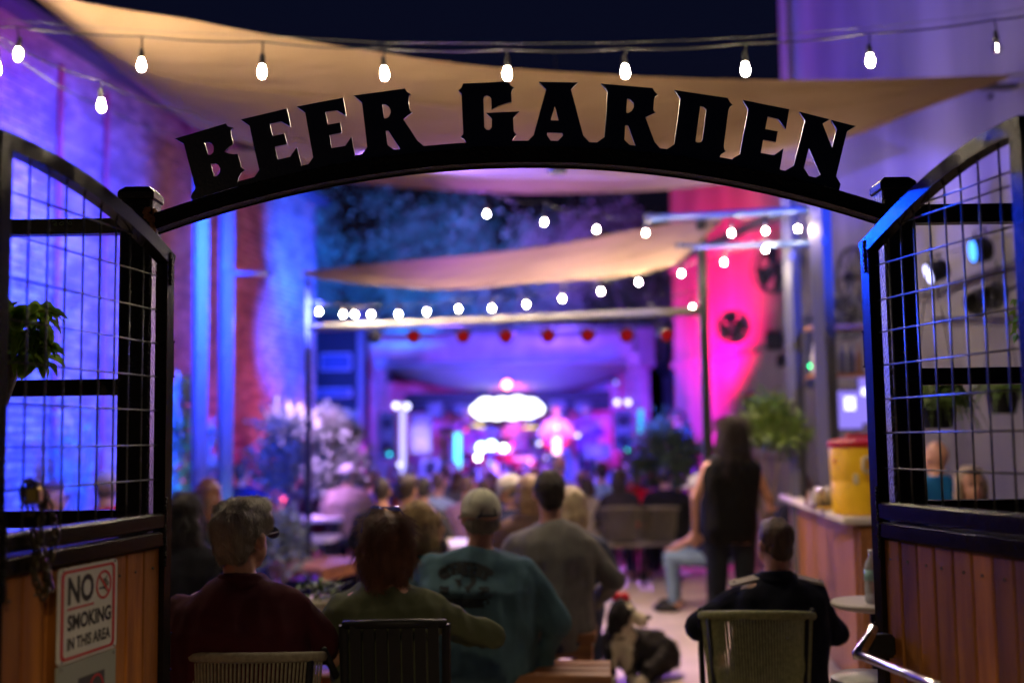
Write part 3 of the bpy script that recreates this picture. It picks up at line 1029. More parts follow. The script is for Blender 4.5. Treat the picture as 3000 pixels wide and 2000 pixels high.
LR, WR, uzR, uR, nR, lenR = leaf(P0, P1, 1,
    [(2524, 708), (2629, 596), (2670, 545), (2804, 433), (2893, 384), (2991, 330)],
    (zt_r, zb_r), [2577, 2615, 2653, 2693, 2740, 2787, 2836, 2890, 2954],
    [(2575, 674), (2575, 775), (2575, 879), (2575, 973), (2575, 1071), (2575, 1170), (2575, 1268), (2575, 1370), (2800, 560)],
    'open gate leaf on the bar side with a chrome push bar')

# ---- notice on the left leaf
sg = T('no_smoking_sign', 'white NO SMOKING IN THIS AREA notice with red border screwed to cedar planks', 'sign', tuple(WL(.5, 1.0, 0)))
uo = .004
cs = [uzL(172, 1668, uo), (uzL(344, 1633, uo)), uzL(338, 1888, uo), uzL(163, 1960, uo)]
ul, ur = (cs[0][0] + cs[3][0]) / 2, (cs[1][0] + cs[2][0]) / 2
zt_, zb_ = (cs[0][1] + cs[1][1]) / 2, (cs[2][1] + cs[3][1]) / 2
print('sign', cs)
SW, SH = ul - ur, zt_ - zb_


def sgp(x, y, off):   # x 0..1 from the left edge, y 0..1 from the bottom
    return WL(ul - x * SW, zb_ + y * SH, uo + off)


def rrect(x0, y0, x1, y1, r, ar, off, n=5):
    out = []
    for cx, cy, a0 in ((x1 - r, y1 - r * ar, 0), (x0 + r, y1 - r * ar, 90), (x0 + r, y0 + r * ar, 180), (x1 - r, y0 + r * ar, 270)):
        for i in range(n + 1):
            a = R(a0 + 90 * i / n)
            out.append(sgp(cx + r * math.cos(a), cy + r * ar * math.sin(a), off))
    return out


AR = SW / SH
mb = MB().prism([rrect(0, 0, 1, 1, .05, AR, 0)], nL * .003)
mb.obj('plate', M['white_plate'], sg)
mb = MB().prism([rrect(.045, .032, .955, .968, .06, AR, .002), rrect(.085, .06, .915, .94, .045, AR, .002)], nL * .0008)
mb.obj('border', M['red_print'], sg)


def put_text(txt, x0, x1, y0, y1, m, name, off=.002, bold=.02):
    vs, fs = text_mb(txt, 1.0, bold)
    mnx, mxx = min(v.x for v in vs), max(v.x for v in vs)
    mny, mxy = min(v.y for v in vs), max(v.y for v in vs)
    out = [sgp(x0 + (v.x - mnx) / (mxx - mnx) * (x1 - x0), y0 + (v.y - mny) / (mxy - mny) * (y1 - y0), off) for v in vs]
    return MB().add(out, fs).obj(name, m, sg)


put_text('NO', .15, .58, .60, .90, M['black_print'], 'lettering', bold=.035)
put_text('SMOKING', .15, .89, .33, .50, M['black_print'], 'lettering', bold=.035)
put_text('IN THIS AREA', .15, .88, .13, .26, M['black_print'], 'lettering', bold=.03)
mb = MB().prism([[sgp(.15, .55, .002), sgp(.58, .55, .002), sgp(.58, .57, .002), sgp(.15, .57, .002)]], nL * .0008)
# prohibition ring
def circ(cx, cy, r, off, n=28):
    return [sgp(cx + r * math.cos(2 * math.pi * i / n), cy + r * AR * math.sin(2 * math.pi * i / n), off) for i in range(n)]
mb.prism([circ(.755, .74, .135, .002), circ(.755, .74, .112, .002)], nL * .0008)
mb.prism([[sgp(.665, .835, .003), sgp(.685, .845, .003), sgp(.85, .65, .003), sgp(.83, .635, .003)]], nL * .0008)
mb.obj('red_marks', M['red_print'], sg)
mb = MB().prism([[sgp(.675, .695, .002), sgp(.81, .695, .002), sgp(.81, .715, .002), sgp(.675, .715, .002)]], nL * .0006)
mb.tube([sgp(.82, .72, .002), sgp(.835, .75, .002), sgp(.80, .77, .002), sgp(.785, .80, .002), sgp(.81, .83, .002)], .0012, 4)
mb.tube([sgp(.80, .72, .002), sgp(.80, .745, .002), sgp(.765, .77, .002), sgp(.76, .81, .002)], .0012, 4)
mb.obj('cigarette_print', M['black_print'], sg)
for (x, y) in ((.06, .975), (.94, .975), (.06, .025), (.94, .03)):
    MB().ell(sgp(x, y, .003), .003, 8, 6).obj('screw', M['chrome'], sg)
sg2 = T('grey_sign_plate', 'plain grey green plate mounted just below the NO SMOKING notice', 'sign', tuple(sgp(.5, -.3, 0)))
MB().prism([[sgp(.0, -.012, -.001), sgp(1, -.012, -.001), sgp(1, -.85, -.001), sgp(0, -.85, -.001)]], nL * .003).obj('plate', M['grey_plate'], sg2)
MB().prism([circ(.66, -.36, .12, .001), circ(.66, -.36, .10, .001)], nL * .0006).obj('faded_ring', M['red_print'], sg2)
MB().prism([[sgp(.35, -.2, .0004), sgp(.8, -.2, .0004), sgp(.8, -.6, .0004), sgp(.35, -.6, .0004)]], nL * .0004).obj('faded_panel', M['darkgrey'], sg2)
for (x, y) in ((.06, -.05), (.94, -.05)):
    MB().ell(sgp(x, y, .003), .003, 8, 6).obj('screw', M['chrome'], sg2)

# ---- chain and padlock looped over the near end of the left leaf rail
chn = T('security_chain', 'dark steel chain looped over the gate rail above the cedar planks', 'chain', tuple(WL(lenL * .88, zt_l, 0)))
M['chain'] = mat('chain', (0.045, 0.04, 0.03), 0.35, 0.8, (0.09, 0.07, 0.03), 40, .3, 100)


def chain_path(pts, n):
    c = smooth_curve(pts, n * 2)
    k = 0
    for i in range(n):
        a, b = c[2 * i], c[min(2 * i + 1, len(c) - 1)]
        t = (b - a).normalized()
        side = t.cross(nL).normalized() if i % 2 else nL.copy()
        ln = .012
        cc = (a + b) / 2
        ring = []
        for q in range(10):
            an = 2 * math.pi * q / 10
            ring.append(cc + t * math.cos(an) * ln * 1.25 + side * math.sin(an) * ln * .62)
        MB().tube(ring, .0032, 5, closed=True).obj('link', M['chain'], chn, smooth=True)


def wl(px, py, off):
    s, z = uzL(px, py, off)
    return WL(s, z, off)


chain_path([wl(75, 1500, .012), wl(68, 1440, .014), wl(85, 1412, .018), wl(112, 1430, .02), wl(125, 1480, .022), wl(118, 1560, .022), wl(128, 1640, .02), wl(140, 1700, .02), wl(128, 1745, .02)], 15)
chain_path([wl(90, 1500, .02), wl(88, 1440, .025), wl(104, 1420, .03), wl(130, 1440, .03), wl(150, 1500, .03), wl(165, 1570, .026), wl(150, 1625, .022), wl(135, 1690, .02), wl(150, 1720, .02)], 14)
chain_path([wl(100, 1560, .02), wl(108, 1620, .02), wl(100, 1680, .02), wl(118, 1735, .02)], 8)
cc = wl(100, 1450, .03)
MB().box(cc, (.03, .03, .035), bev=.005).obj('padlock', mat('brass', (0.5, 0.38, 0.1), .3, .9), chn)

# ---- push bar of the right leaf
pb = T('push_bar', 'polished chrome push bar with black end bracket on the bar side gate leaf', 'push bar', tuple(WR(.1, .9, 0)))


def wr(px, py, off):
    s, z = uzR(px, py, off)
    return WR(s, z, off)


b0 = wr(2515, 1915, .14)
b1 = wr(2735, 2003, .125)
far = b0 + (b1 - b0) * 3.2
MB().tube([b0, b1, far], .0115, 14).obj('bar', M['chrome'], pb, smooth=True)
e0 = wr(2560, 1848, .06)
mb = MB().tube([e0 + V((0, 0, .01)), e0 + (b0 - e0) * .25 + V((0, 0, .0)), e0 + (b0 - e0) * .8, b0, b0 - V((0, 0, .012))], [.012, .014, .016, .017, .014], 10)
mb.obj('end_arm', M['chrome'], pb, smooth=True)
MB().box(wr(2576, 1890, .03), (.05, .06, .075), Matrix((uR, V((0, 0, 1)), nR)).transposed(), bev=.01).obj('bracket', M['black'], pb)

# ------------------------------------------------------------------ festoon string lights
KD = 1.27551
bulb_prof = [(.011, .03), (.0125, .022), (.018, .008), (.0225, -.008), (.0228, -.018), (.019, -.032), (.011, -.041), (.003, -.044)]
sock_prof = [(.004, .085), (.009, .08), (.0115, .075), (.0125, .055), (.0145, .045), (.0145, .026), (.0125, .024)]
bulb_me = MB().lathe([(r * .74, z * .86 + .001) for r, z in bulb_prof], seg=14).mesh('bulb', smooth=True)
bulb_me.materials.append(M['bulb'])
sock_me = MB().lathe(sock_prof, seg=10).mesh('socket', smooth=True)
sock_me.materials.append(M['rubber'])
core_me = MB().ell((0, 0, -.008), (.0135, .0135, .0165), 12, 8).mesh('bulb', smooth=True)
core_me.materials.append(M['bulb_core'])
clear = bpy.data.materials.new('clear_glass')
clear.use_nodes = True
pp = clear.node_tree.nodes["Principled BSDF"]
pp.inputs["Base Color"].default_value = (1, 1, 1, 1)
pp.inputs["Roughness"].default_value = 0.02
pp.inputs["Transmission Weight"].default_value = 1
pp.inputs["IOR"].default_value = 1.2
clear_me = MB().lathe(bulb_prof, seg=12).mesh('bulb', smooth=True)
clear_me.materials.append(clear)


def string(label, pts, bulbs, attach_dz=0.14, loops=0.03, twin=False, dims=()):
    """pts/bulbs: (px, py, Y) in photograph pixels; the cable hangs above the bulbs"""
    B = [at(*b) for b in bulbs]
    root = T('string_light', label, 'string lights', tuple(B[len(B) // 2]), 'festoon strings over the courtyard')
    cab = []
    ctrl = [at(*p) for p in pts]
    if ctrl:
        cab = ctrl
    else:
        cab = [b + V((0, 0, attach_dz)) for b in B]
    full = []
    for i in range(len(cab) - 1):
        a, b = cab[i], cab[i + 1]
        full.append(a)
        for k in range(1, 6):
            u = k / 6
            full.append(a.lerp(b, u) - V((0, 0, loops * 4 * u * (1 - u))))
    full.append(cab[-1])
    MB().tube(full, .0042, 6).obj('cable', M['rubber'], root, smooth=True)
    if twin:
        MB().tube([p + V((0, .02, .03 + loops * .6)) for p in [cab[0]] + cab[1:]], .0015, 6).obj('guy_wire', M['wire'], root, smooth=True)
    for i, b in enumerate(B):
        if twin and i < len(cab) - (1 if len(cab) > len(B) else 0):
            top = cab[i + (1 if len(cab) > len(B) + 1 else 0)] if len(cab) >= len(B) else b + V((0, 0, attach_dz))
        else:
            top = b + V((0, 0, attach_dz))
        tilt = (random.uniform(-.08, .08), random.uniform(-.08, .08), random.uniform(0, 3))
        sk = link('socket', sock_me, None, root, tuple(b - V(WO[root.name])), tilt)
        WO[sk.name] = tuple(b)
        d = i in dims
        bo = link('bulb', clear_me if d else (bulb_me if b.y < 7 else core_me), None, sk)
        if d:
            MB().tube([(0, 0, .015), (0, 0, -.025)], .003, 6).obj('filament', M['bulb_dim'], sk, world=False)
        st = b + V((0, 0, .083))
        nearest = min(full, key=lambda p: (p - st).length)
        MB().tube([st, (st + top) / 2 + V((.003, 0, 0)), nearest if (nearest - st).length < .3 else top], .004, 6).obj('drop_cord', M['rubber'], root)
    return root


b1 = [(x * KD, (y + 2) * KD, 5.6) for x, y in ((42, 120), (325, 145), (602, 160), (883, 165), (1165, 165), (1436, 160), (1712, 155), (1999, 135), (2290, 105))]
a1 = [(-140 * KD, 50 * KD, 5.6)] + [(x * KD, y * KD, 5.6) for x, y in ((38, 62), (325, 84), (603, 96), (883, 112), (1163, 114), (1437, 112), (1713, 100), (1995, 77), (2283, 46))] + [(2420 * KD, 20 * KD, 5.6)]
string('nearest festoon string crossing the whole top above the BEER GARDEN letters', a1, b1, loops=.012, twin=True, dims=(8,))
string('short festoon string slanting down at upper left with one bulb before the violet wall', [(-150, 60, 5.3), (5, 110, 5.5), (297, 238, 5.8), (560, 330, 6.9), (760, 420, 8)],
       [(297, 306, 5.8)], loops=.03)
# bulb at the very left edge
string('festoon string whose bulb is cut by the left edge of the view', [(-200, 60, 4.9), (-8, 120, 5.0), (300, 310, 6.5), (545, 400, 8.5)], [(-10, 198, 5.0)], loops=.04)
string('festoon string sagging under the arch toward the bar side posts',
       [(1245, 520, 10.6), (1427, 560, 10.2), (1595, 588, 9.9), (1750, 622, 9.6), (1892, 628, 9.3), (2143, 632, 8.9), (2242, 625, 8.7), (2338, 618, 8.5), (2400, 640, 8.4)],
       [(x * KD, y * KD, Y) for x, y, Y in ((1118, 490, 10.2), (1250, 508, 9.9), (1370, 525, 9.6), (1483, 533, 9.3), (1680, 533, 8.9), (1758, 528, 8.7), (1833, 523, 8.5))], loops=.05)
string('long festoon string curving from the bar side posts round to the far black pole',
       [(2412, 740, 8.5), (2242, 700, 8.8), (2122, 735, 9.1), (1996, 770, 9.4), (1871, 795, 9.6), (1760, 820, 9.8), (1648, 842, 9.9), (1542, 858, 10), (1441, 868, 10.1), (1343, 870, 10.2), (1250, 880, 10.3), (1167, 886, 10.4), (1087, 886, 10.5), (1040, 886, 10.6), (1005, 886, 10.6), (935, 880, 10.7), (905, 870, 10.7)],
       [(x * KD, y * KD, Y) for x, y, Y in ((1895, 618, 8.5), (1758, 570, 8.8), (1663, 600, 9.1), (1565, 626, 9.4), (1467, 646, 9.6), (1380, 667, 9.8), (1292, 684, 9.9), (1209, 697, 10), (1130, 706, 10.1), (1053, 707, 10.2), (980, 714, 10.3), (915, 720, 10.4), (852, 720, 10.5), (815, 720, 10.6), (788, 720, 10.6), (733, 714, 10.7))], loops=.04)
string('short festoon string of two bulbs before the hot pink wall', [(1880, 860, 10.6), (1909, 855, 10.5), (2028, 848, 10.2), (2080, 850, 10.1)],
       [(1497 * KD, 711 * KD, 10.5), (1590 * KD, 705 * KD, 10.2)], loops=.05)

# ------------------------------------------------------------------ steel posts, poles, beams
def i_post(px, Y, zt, w_, label, name='steel_post', m='steel', grp='tall steel posts in the courtyard'):
    rot = Matrix.Rotation(R(38 if name == 'steel_post' else 0), 3, 'Z')
    x = at(px, 1300, Y).x
    g = T(name, label, 'post', (x, Y, 0), grp)
    MB().box((x, Y, zt / 2), (w_, w_, zt), rot, bev=.006).obj('shaft', M[m], g)
    MB().box((x, Y, .01), (w_ * 2, w_ * 2, .02), bev=.004).obj('base_plate', M[m], g)
    for z in (1.35, 2.25, 3.0):
        MB().box((x, Y - w_ / 2 - .008, z), (w_ * .5, .02, .06), bev=.004).obj('clamp', M[m], g)
    return g, x


M['post_paint'] = mat('post_paint', (0.07, 0.07, 0.075), 0.35, 0, None, 1, .1, 60)
M['beam_blue_light'] = mat('beam_blue_light', (0.03, 0.06, 0.14), 0.4)  # blue light on the upper beams is put into this base colour
i_post(583, 9.0, 3.75, .1, 'blue lit dark steel post by the brick wall, farther left of two', m='post_paint')
i_post(660, 9.3, 3.8, .1, 'blue lit dark steel post by the brick wall, with a short side arm', m='post_paint')
i_post(2336, 9.2, 3.5, .1, 'dark steel post behind the bar with blue light on its upper half, thinner looking', m='post_paint')
i_post(2427, 8.5, 3.45, .12, 'dark steel corner post over the bar counter carrying the blue beams', m='post_paint')
pxx = i_post(903, 11.15, zc(806, 10.8, 903), .06, 'slim black pole holding the tapered end of the low shade sail', 'black_pole', 'black')
pyy = i_post(2072, 9.7, zc(640, 9.7, 2072) + .05, .075, 'slim black pole standing before the hot pink wall', 'black_pole', 'black')
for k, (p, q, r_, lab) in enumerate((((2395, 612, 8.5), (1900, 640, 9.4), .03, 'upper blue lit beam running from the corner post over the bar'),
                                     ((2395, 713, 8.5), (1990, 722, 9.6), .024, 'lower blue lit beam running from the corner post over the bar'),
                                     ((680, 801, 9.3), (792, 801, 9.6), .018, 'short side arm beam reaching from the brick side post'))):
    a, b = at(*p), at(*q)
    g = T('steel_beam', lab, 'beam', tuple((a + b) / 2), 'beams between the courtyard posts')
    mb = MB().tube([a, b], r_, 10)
    mb.obj('tube', M['beam_blue_light'] if k < 2 else M['post_paint'], g, smooth=True)
    for q_ in (a, b):
        MB().box(q_, (r_ * 2.6, r_ * 2.6, r_ * 2.6), bev=.005).obj('bracket', M['darkgrey'], g)
a, b = at(908, 936, 10.75), at(2075, 936, 9.75)
b.z = a.z = (a.z + b.z) / 2
g = T('lighting_beam', 'pale horizontal beam between the two black poles carrying eight stage lamps', 'beam', tuple((a + b) / 2), 'beams between the courtyard posts')
MB().tube([a, b], .038, 12).obj('tube', mat('pale_tube', (0.10, 0.09, 0.08), .5), g, smooth=True)
M['lens_red'] = emis('lens_red', (1.0, 0.02, 0.03), 0.22)
M['lens_off'] = mat('lens_dark', (0.02, 0.02, 0.025), .15)
M['lens_blue'] = emis('lens_blue', (0.05, 0.25, 1.0), 4)
M['lens_white'] = emis('lens_white', (0.55, 0.55, 1.0), 5)


def par_can(pos, direc, r=.1, L=.16, lens='lens_red', label='', group='stage lamps on the pale beam', yoke=True, name='stage_lamp'):
    pos = V(pos)
    d = V(direc).normalized()
    g = T(name, label, 'stage lamp', tuple(pos), group)
    mb = MB().lathe([(r * .75, -L), (r * .95, -L * .8), (r, 0), (r * 1.05, 0.005), (r * .9, 0.006)], pos, 16, d)
    mb.obj('housing', M['black'], g, smooth='auto')
    MB().lathe([(r * .88, .004), (r * .8, .012), (r * .4, .018), (.003, .02)], pos, 16, d).obj('lens', M[lens], g, smooth=True)
    if yoke:
        sd = d.cross(V((0, 0, 1))).normalized()
        MB().tube([pos + sd * r * 1.1 - d * L * .4, pos + sd * r * 1.15 - d * L * .4 + V((0, 0, r * 1.6)), pos - sd * r * 1.15 - d * L * .4 + V((0, 0, r * 1.6)), pos - sd * r * 1.1 - d * L * .4], .008, 6).obj('yoke', M['black'], g)
    return g


ords = ['first', 'second', 'third', 'fourth', 'fifth', 'sixth', 'seventh', 'eighth']
for k, px in enumerate((1097, 1212, 1357, 1482, 1606, 1722, 1836, 1953)):
    u_ = (px - 908) / (2075 - 908)
    Y = 10.75 + (9.75 - 10.75) * u_
    c = at(px, 988 - 8 * u_, Y)
    par_can(c, (0.02 * (k - 3.5), -1, -.25), .062, .12, 'lens_red' if k else 'lens_off',
            '%s stage lamp from the brick wall side hanging under the pale beam%s' % (ords[k], ', unlit' if not k else ''))
# lamps and fans fixed to the right building
def wall_pt(px, py, off=.2):
    return on_plane(px, py, V((rwx(8), 8, 0)) + rn * off, rn)


c = wall_pt(2722, 802, .5)
par_can(c, (-1.0, .12, -.35), .085, .14, 'lens_white', 'wall lamp with blue white face, lower of two seen through the gate mesh', 'flood lamps on the right wall')
c = wall_pt(2852, 735, .5)
par_can(c, (-1.0, .08, -.1), .095, .12, 'lens_blue', 'wall lamp with slim cyan blue face, upper of two seen through the gate mesh', 'flood lamps on the right wall')
for (px, py, lab) in ((2870, 880, 'black speaker horn on the right wall below the cyan lamp'), (2915, 862, 'black speaker horn tucked behind another on the right wall')):
    c = wall_pt(px, py, .35)
    g = T('wall_speaker', lab, 'speaker', tuple(c), 'black speakers on the right wall')
    MB().lathe([(.03, -.12), (.08, -.05), (.1, .06), (.09, .07), (.03, 0)], c, 14, (-.7, -.6, -.5)).obj('horn', M['black'], g, smooth='auto')
    MB().tube([c, c + V((.3, .1, .1))], .015, 6).obj('bracket', M['black'], g)
a, b = wall_pt(2660, 880, .12), wall_pt(2990, 760, .12)
g = T('wall_conduit', 'thin cable conduit slanting up the right wall below the flood lamps', 'conduit', tuple(a))
MB().tube([a, b], .018, 6).obj('pipe', M['darkgrey'], g)
a, b = wall_pt(2735, 938, .1), wall_pt(2990, 930, .1)
g = T('wall_shelf', 'narrow dark shelf bracket line on the right wall above the fern', 'shelf', tuple(a))
MB().tube([a, b], .022, 6).obj('rail', M['darkgrey'], g)
c = wall_pt(2930, 275, .1)
g = T('wall_bracket', 'small dark hook bracket high on the right wall beside the sail corner', 'bracket', tuple(c))
MB().box(c + V((0, 0, .05)), (.3, .1, .025)).obj('arm', M['darkgrey'], g)
MB().lathe([(.02, -.02), (.02, .02)], c - V((.09, .03, .03)), 10, (0, 1, 0)).obj('bolt', M['darkgrey'], g)


def wheel(px, py, rad, label, cat, dirx, blades=False, off=.12, name='wall_fan'):
    c = wall_pt(px, py, off)
    g = T(name, label, cat, tuple(c), 'dark fans and wheels on the right wall')
    n = V(dirx).normalized()
    a_ = V((0, 0, 1)).cross(n).normalized()
    b_ = n.cross(a_)
    ring = lambda r, o: [c + n * o + a_ * math.cos(t) * r + b_ * math.sin(t) * r for t in [2 * math.pi * i / 24 for i in range(24)]]
    MB().tube(ring(rad, 0), .022, 6, closed=True).obj('rim', M['darkgrey'], g, smooth=True)
    MB().lathe([(rad * .14, -.05), (rad * .16, 0), (rad * .1, .06)], c, 12, n).obj('hub', M['black'], g)
    if blades:
        MB().tube(ring(rad, .1), .01, 5, closed=True).obj('rim', M['darkgrey'], g)
        for k in range(4):
            t = math.pi / 2 * k + .4
            d = a_ * math.cos(t) + b_ * math.sin(t)
            e = n.cross(d)
            MB().add([c + d * rad * .15 - e * .04, c + d * rad * .9 - e * .14 + n * .03, c + d * rad * .9 + e * .1 - n * .02, c + d * rad * .15 + e * .04], [(0, 1, 2, 3)]).obj('blade', M['black'], g)
        for k in range(12):
            t = math.pi / 6 * k
            d = a_ * math.cos(t) + b_ * math.sin(t)
            MB().tube([c + n * .12, c + d * rad + n * .1], .004, 4).obj('guard_spoke', M['darkgrey'], g)
    else:
        for k in range(8):
            t = math.pi / 4 * k
            d = a_ * math.cos(t) + b_ * math.sin(t)
            MB().tube([c, c + d * rad], .012, 5).obj('spoke', M['darkgrey'], g)
    return g


wheel(2490, 810, .27, 'dark spoked wheel hung flat on the right wall beside the gate stile', 'wheel', rn, name='wagon_wheel')
wheel(2275, 785, .26, 'black caged fan on the right wall between the pink light and the blue posts', 'fan', (-.8, -.6, 0), True, .25)
wheel(2150, 958, .17, 'black caged fan silhouetted against the hot pink light', 'fan', (-.6, -.8, 0), True, .5)
wheel(2480, 930, .20, 'black fan low on the wall behind the gate stile hinge', 'fan', (-.7, -.7, 0), True, .25)
for (px, py, w_, h_, lab) in ((2270, 995, .17, .2, 'black wall speaker tilted outward past the thin blue post'), (2290, 1055, .1, .12, 'small black wall speaker under the tilted one'),
                              (2200, 1180, .13, .22, 'small dark wall speaker above the leafy topiary')):
    c = wall_pt(px, py, .3)
    g = T('wall_speaker', lab, 'speaker', tuple(c), 'black speakers on the right wall')
    MB().box(c, (w_, .16, h_), Euler((.3, 0, -.3)).to_matrix(), bev=.02).obj('cabinet', M['black'], g)
    MB().tube([c, c + V((.3, .06, 0))], .015, 6).obj('bracket', M['black'], g)
c = wall_pt(2375, 1030, .25)
g = T('air_curtain', 'tall dark box with a green indicator light on the wall above the bar', 'wall unit', tuple(c))
MB().box(c, (.16, .14, .72), bev=.02).obj('case', M['darkgrey'], g)
c2 = at(2375, 1072, c.y - .09)
MB().ell(c2, .016, 8, 6).obj('indicator', emis('led_green', (0.02, 1.0, 0.3), 9), g)
# ------------------------------------------------------------------ people
def remesh(mb, voxel, name, it=3, disp=None, freq=6.0, off=0):
    me = mb.mesh(name)
    o = bpy.data.objects.new('tmp', me)
    COL.objects.link(o)
    m_ = o.modifiers.new('r', 'REMESH')
    m_.mode = 'VOXEL'
    m_.voxel_size = voxel
    if it:
        sm = o.modifiers.new('s', 'SMOOTH')
        sm.factor = 0.5
        sm.iterations = it
    dg = bpy.context.evaluated_depsgraph_get()
    out = bpy.data.meshes.new_from_object(o.evaluated_get(dg))
    bpy.data.objects.remove(o)
    bpy.data.meshes.remove(me)
    out.name = name
    out.materials.clear()
    if disp:
        n = len(out.vertices)
        co = np.empty(n * 3, np.float32)
        no = np.empty(n * 3, np.float32)
        out.vertices.foreach_get('co', co)
        out.vertices.foreach_get('normal', no)
        co = co.reshape(-1, 3)
        no = no.reshape(-1, 3)
        d = np.array([noise.fractal(V((c[0] * freq + off, c[1] * freq, c[2] * freq * .55)), 1.0, 2.0, 3) + .7 * (0.5 - abs(noise.noise(V((c[0] * freq * 1.7, c[1] * freq + off, c[2] * freq * .8 + c[0] * 4))))) for c in co], np.float32)
        co = co + no * (d * disp)[:, None]
        out.vertices.foreach_set('co', co.ravel())
        out.update()
    out.polygons.foreach_set('use_smooth', [True] * len(out.polygons))
    return out


def capsule(mb, a, b, ra, rb, seg=10):
    a, b = V(a), V(b)
    mb.ell(a, ra, seg, 6)
    mb.ell(b, rb, seg, 6)
    mb.tube([a, b], [ra, rb], seg)


def loft(mb, rings, seg=20, X=None, ex=2.4):
    vs = []
    for (cx, cy, cz, rx, ry) in rings:
        for k in range(seg):
            a = 2 * math.pi * k / seg
            c, s = math.cos(a), math.sin(a)
            p = V((cx + rx * math.copysign(abs(c) ** (2 / ex), c), cy + ry * math.copysign(abs(s) ** (2 / ex), s), cz))
            vs.append(X @ p if X is not None else p)
    fs = []
    n = len(rings)
    for i in range(n - 1):
        for k in range(seg):
            k2 = (k + 1) % seg
            fs.append((i * seg + k, i * seg + k2, (i + 1) * seg + k2, (i + 1) * seg + k))
    fs.append(tuple(range(seg))[::-1])
    fs.append(tuple((n - 1) * seg + k for k in range(seg)))
    mb.add(vs, fs)


HAIRM = {}


def hair_mat(col):
    key = tuple(col)
    if key not in HAIRM:
        HAIRM[key] = mat('hair', col, 0.5, 0, tuple(c * 0.6 for c in col), 40, 0.5, 150, stretch=(1, 1, .25))
    return HAIRM[key]


CM = {}


def cl(col, k=0.75):
    key = tuple(col)
    if key not in CM:
        CM[key] = mat('cloth', col, 0.92, 0, tuple(c * k for c in col), 12, 0.3, 500, spec=0.2)
    return CM[key]


def strands(name, me, Xf, n, length, flow, parent, m, rad=0.0006, lift=.3, curl=.15, seed=0, filt=None):
    rnd = random.Random(seed)
    polys = me.polygons
    areas = np.array([p.area for p in polys])
    cdf = np.cumsum(areas) / areas.sum()
    idx = np.searchsorted(cdf, np.random.RandomState(seed).rand(n))
    P = []
    cnt = 0
    K = 5
    for i in idx:
        p = polys[int(min(i, len(polys) - 1))]
        c = V(p.center) + V((rnd.uniform(-1, 1), rnd.uniform(-1, 1), rnd.uniform(-1, 1))) * .003
        nn = V(p.normal)
        if filt and not filt(c):
            continue
        d = V(flow(c, nn))
        d = (d - nn * d.dot(nn))
        if d.length < 1e-4:
            d = nn.orthogonal()
        d.normalize()
        L = length * rnd.uniform(.6, 1.2)
        j = V((rnd.gauss(0, curl), rnd.gauss(0, curl), rnd.gauss(0, curl)))
        q = c - nn * .004
        for k in range(K):
            P += [q.x, q.y, q.z]
            u = k / (K - 1)
            q = q + (d + nn * (lift * (1 - u * 1.6)) + j * u) * (L / (K - 1))
        cnt += 1
    hc = bpy.data.hair_curves.new(name)
    hc.add_curves([K] * cnt)
    hc.attributes['position'].data.foreach_set('vector', P)
    ra = hc.attributes.new('radius', 'FLOAT', 'POINT')
    ra.data.foreach_set('value', [rad * (1 - .15 * k) for _ in range(cnt) for k in range(K)])
    hc.materials.append(m)
    o = bpy.data.objects.new(name, hc)
    COL.objects.link(o)
    o.parent = parent
    o['kind'] = 'stuff'
    return o


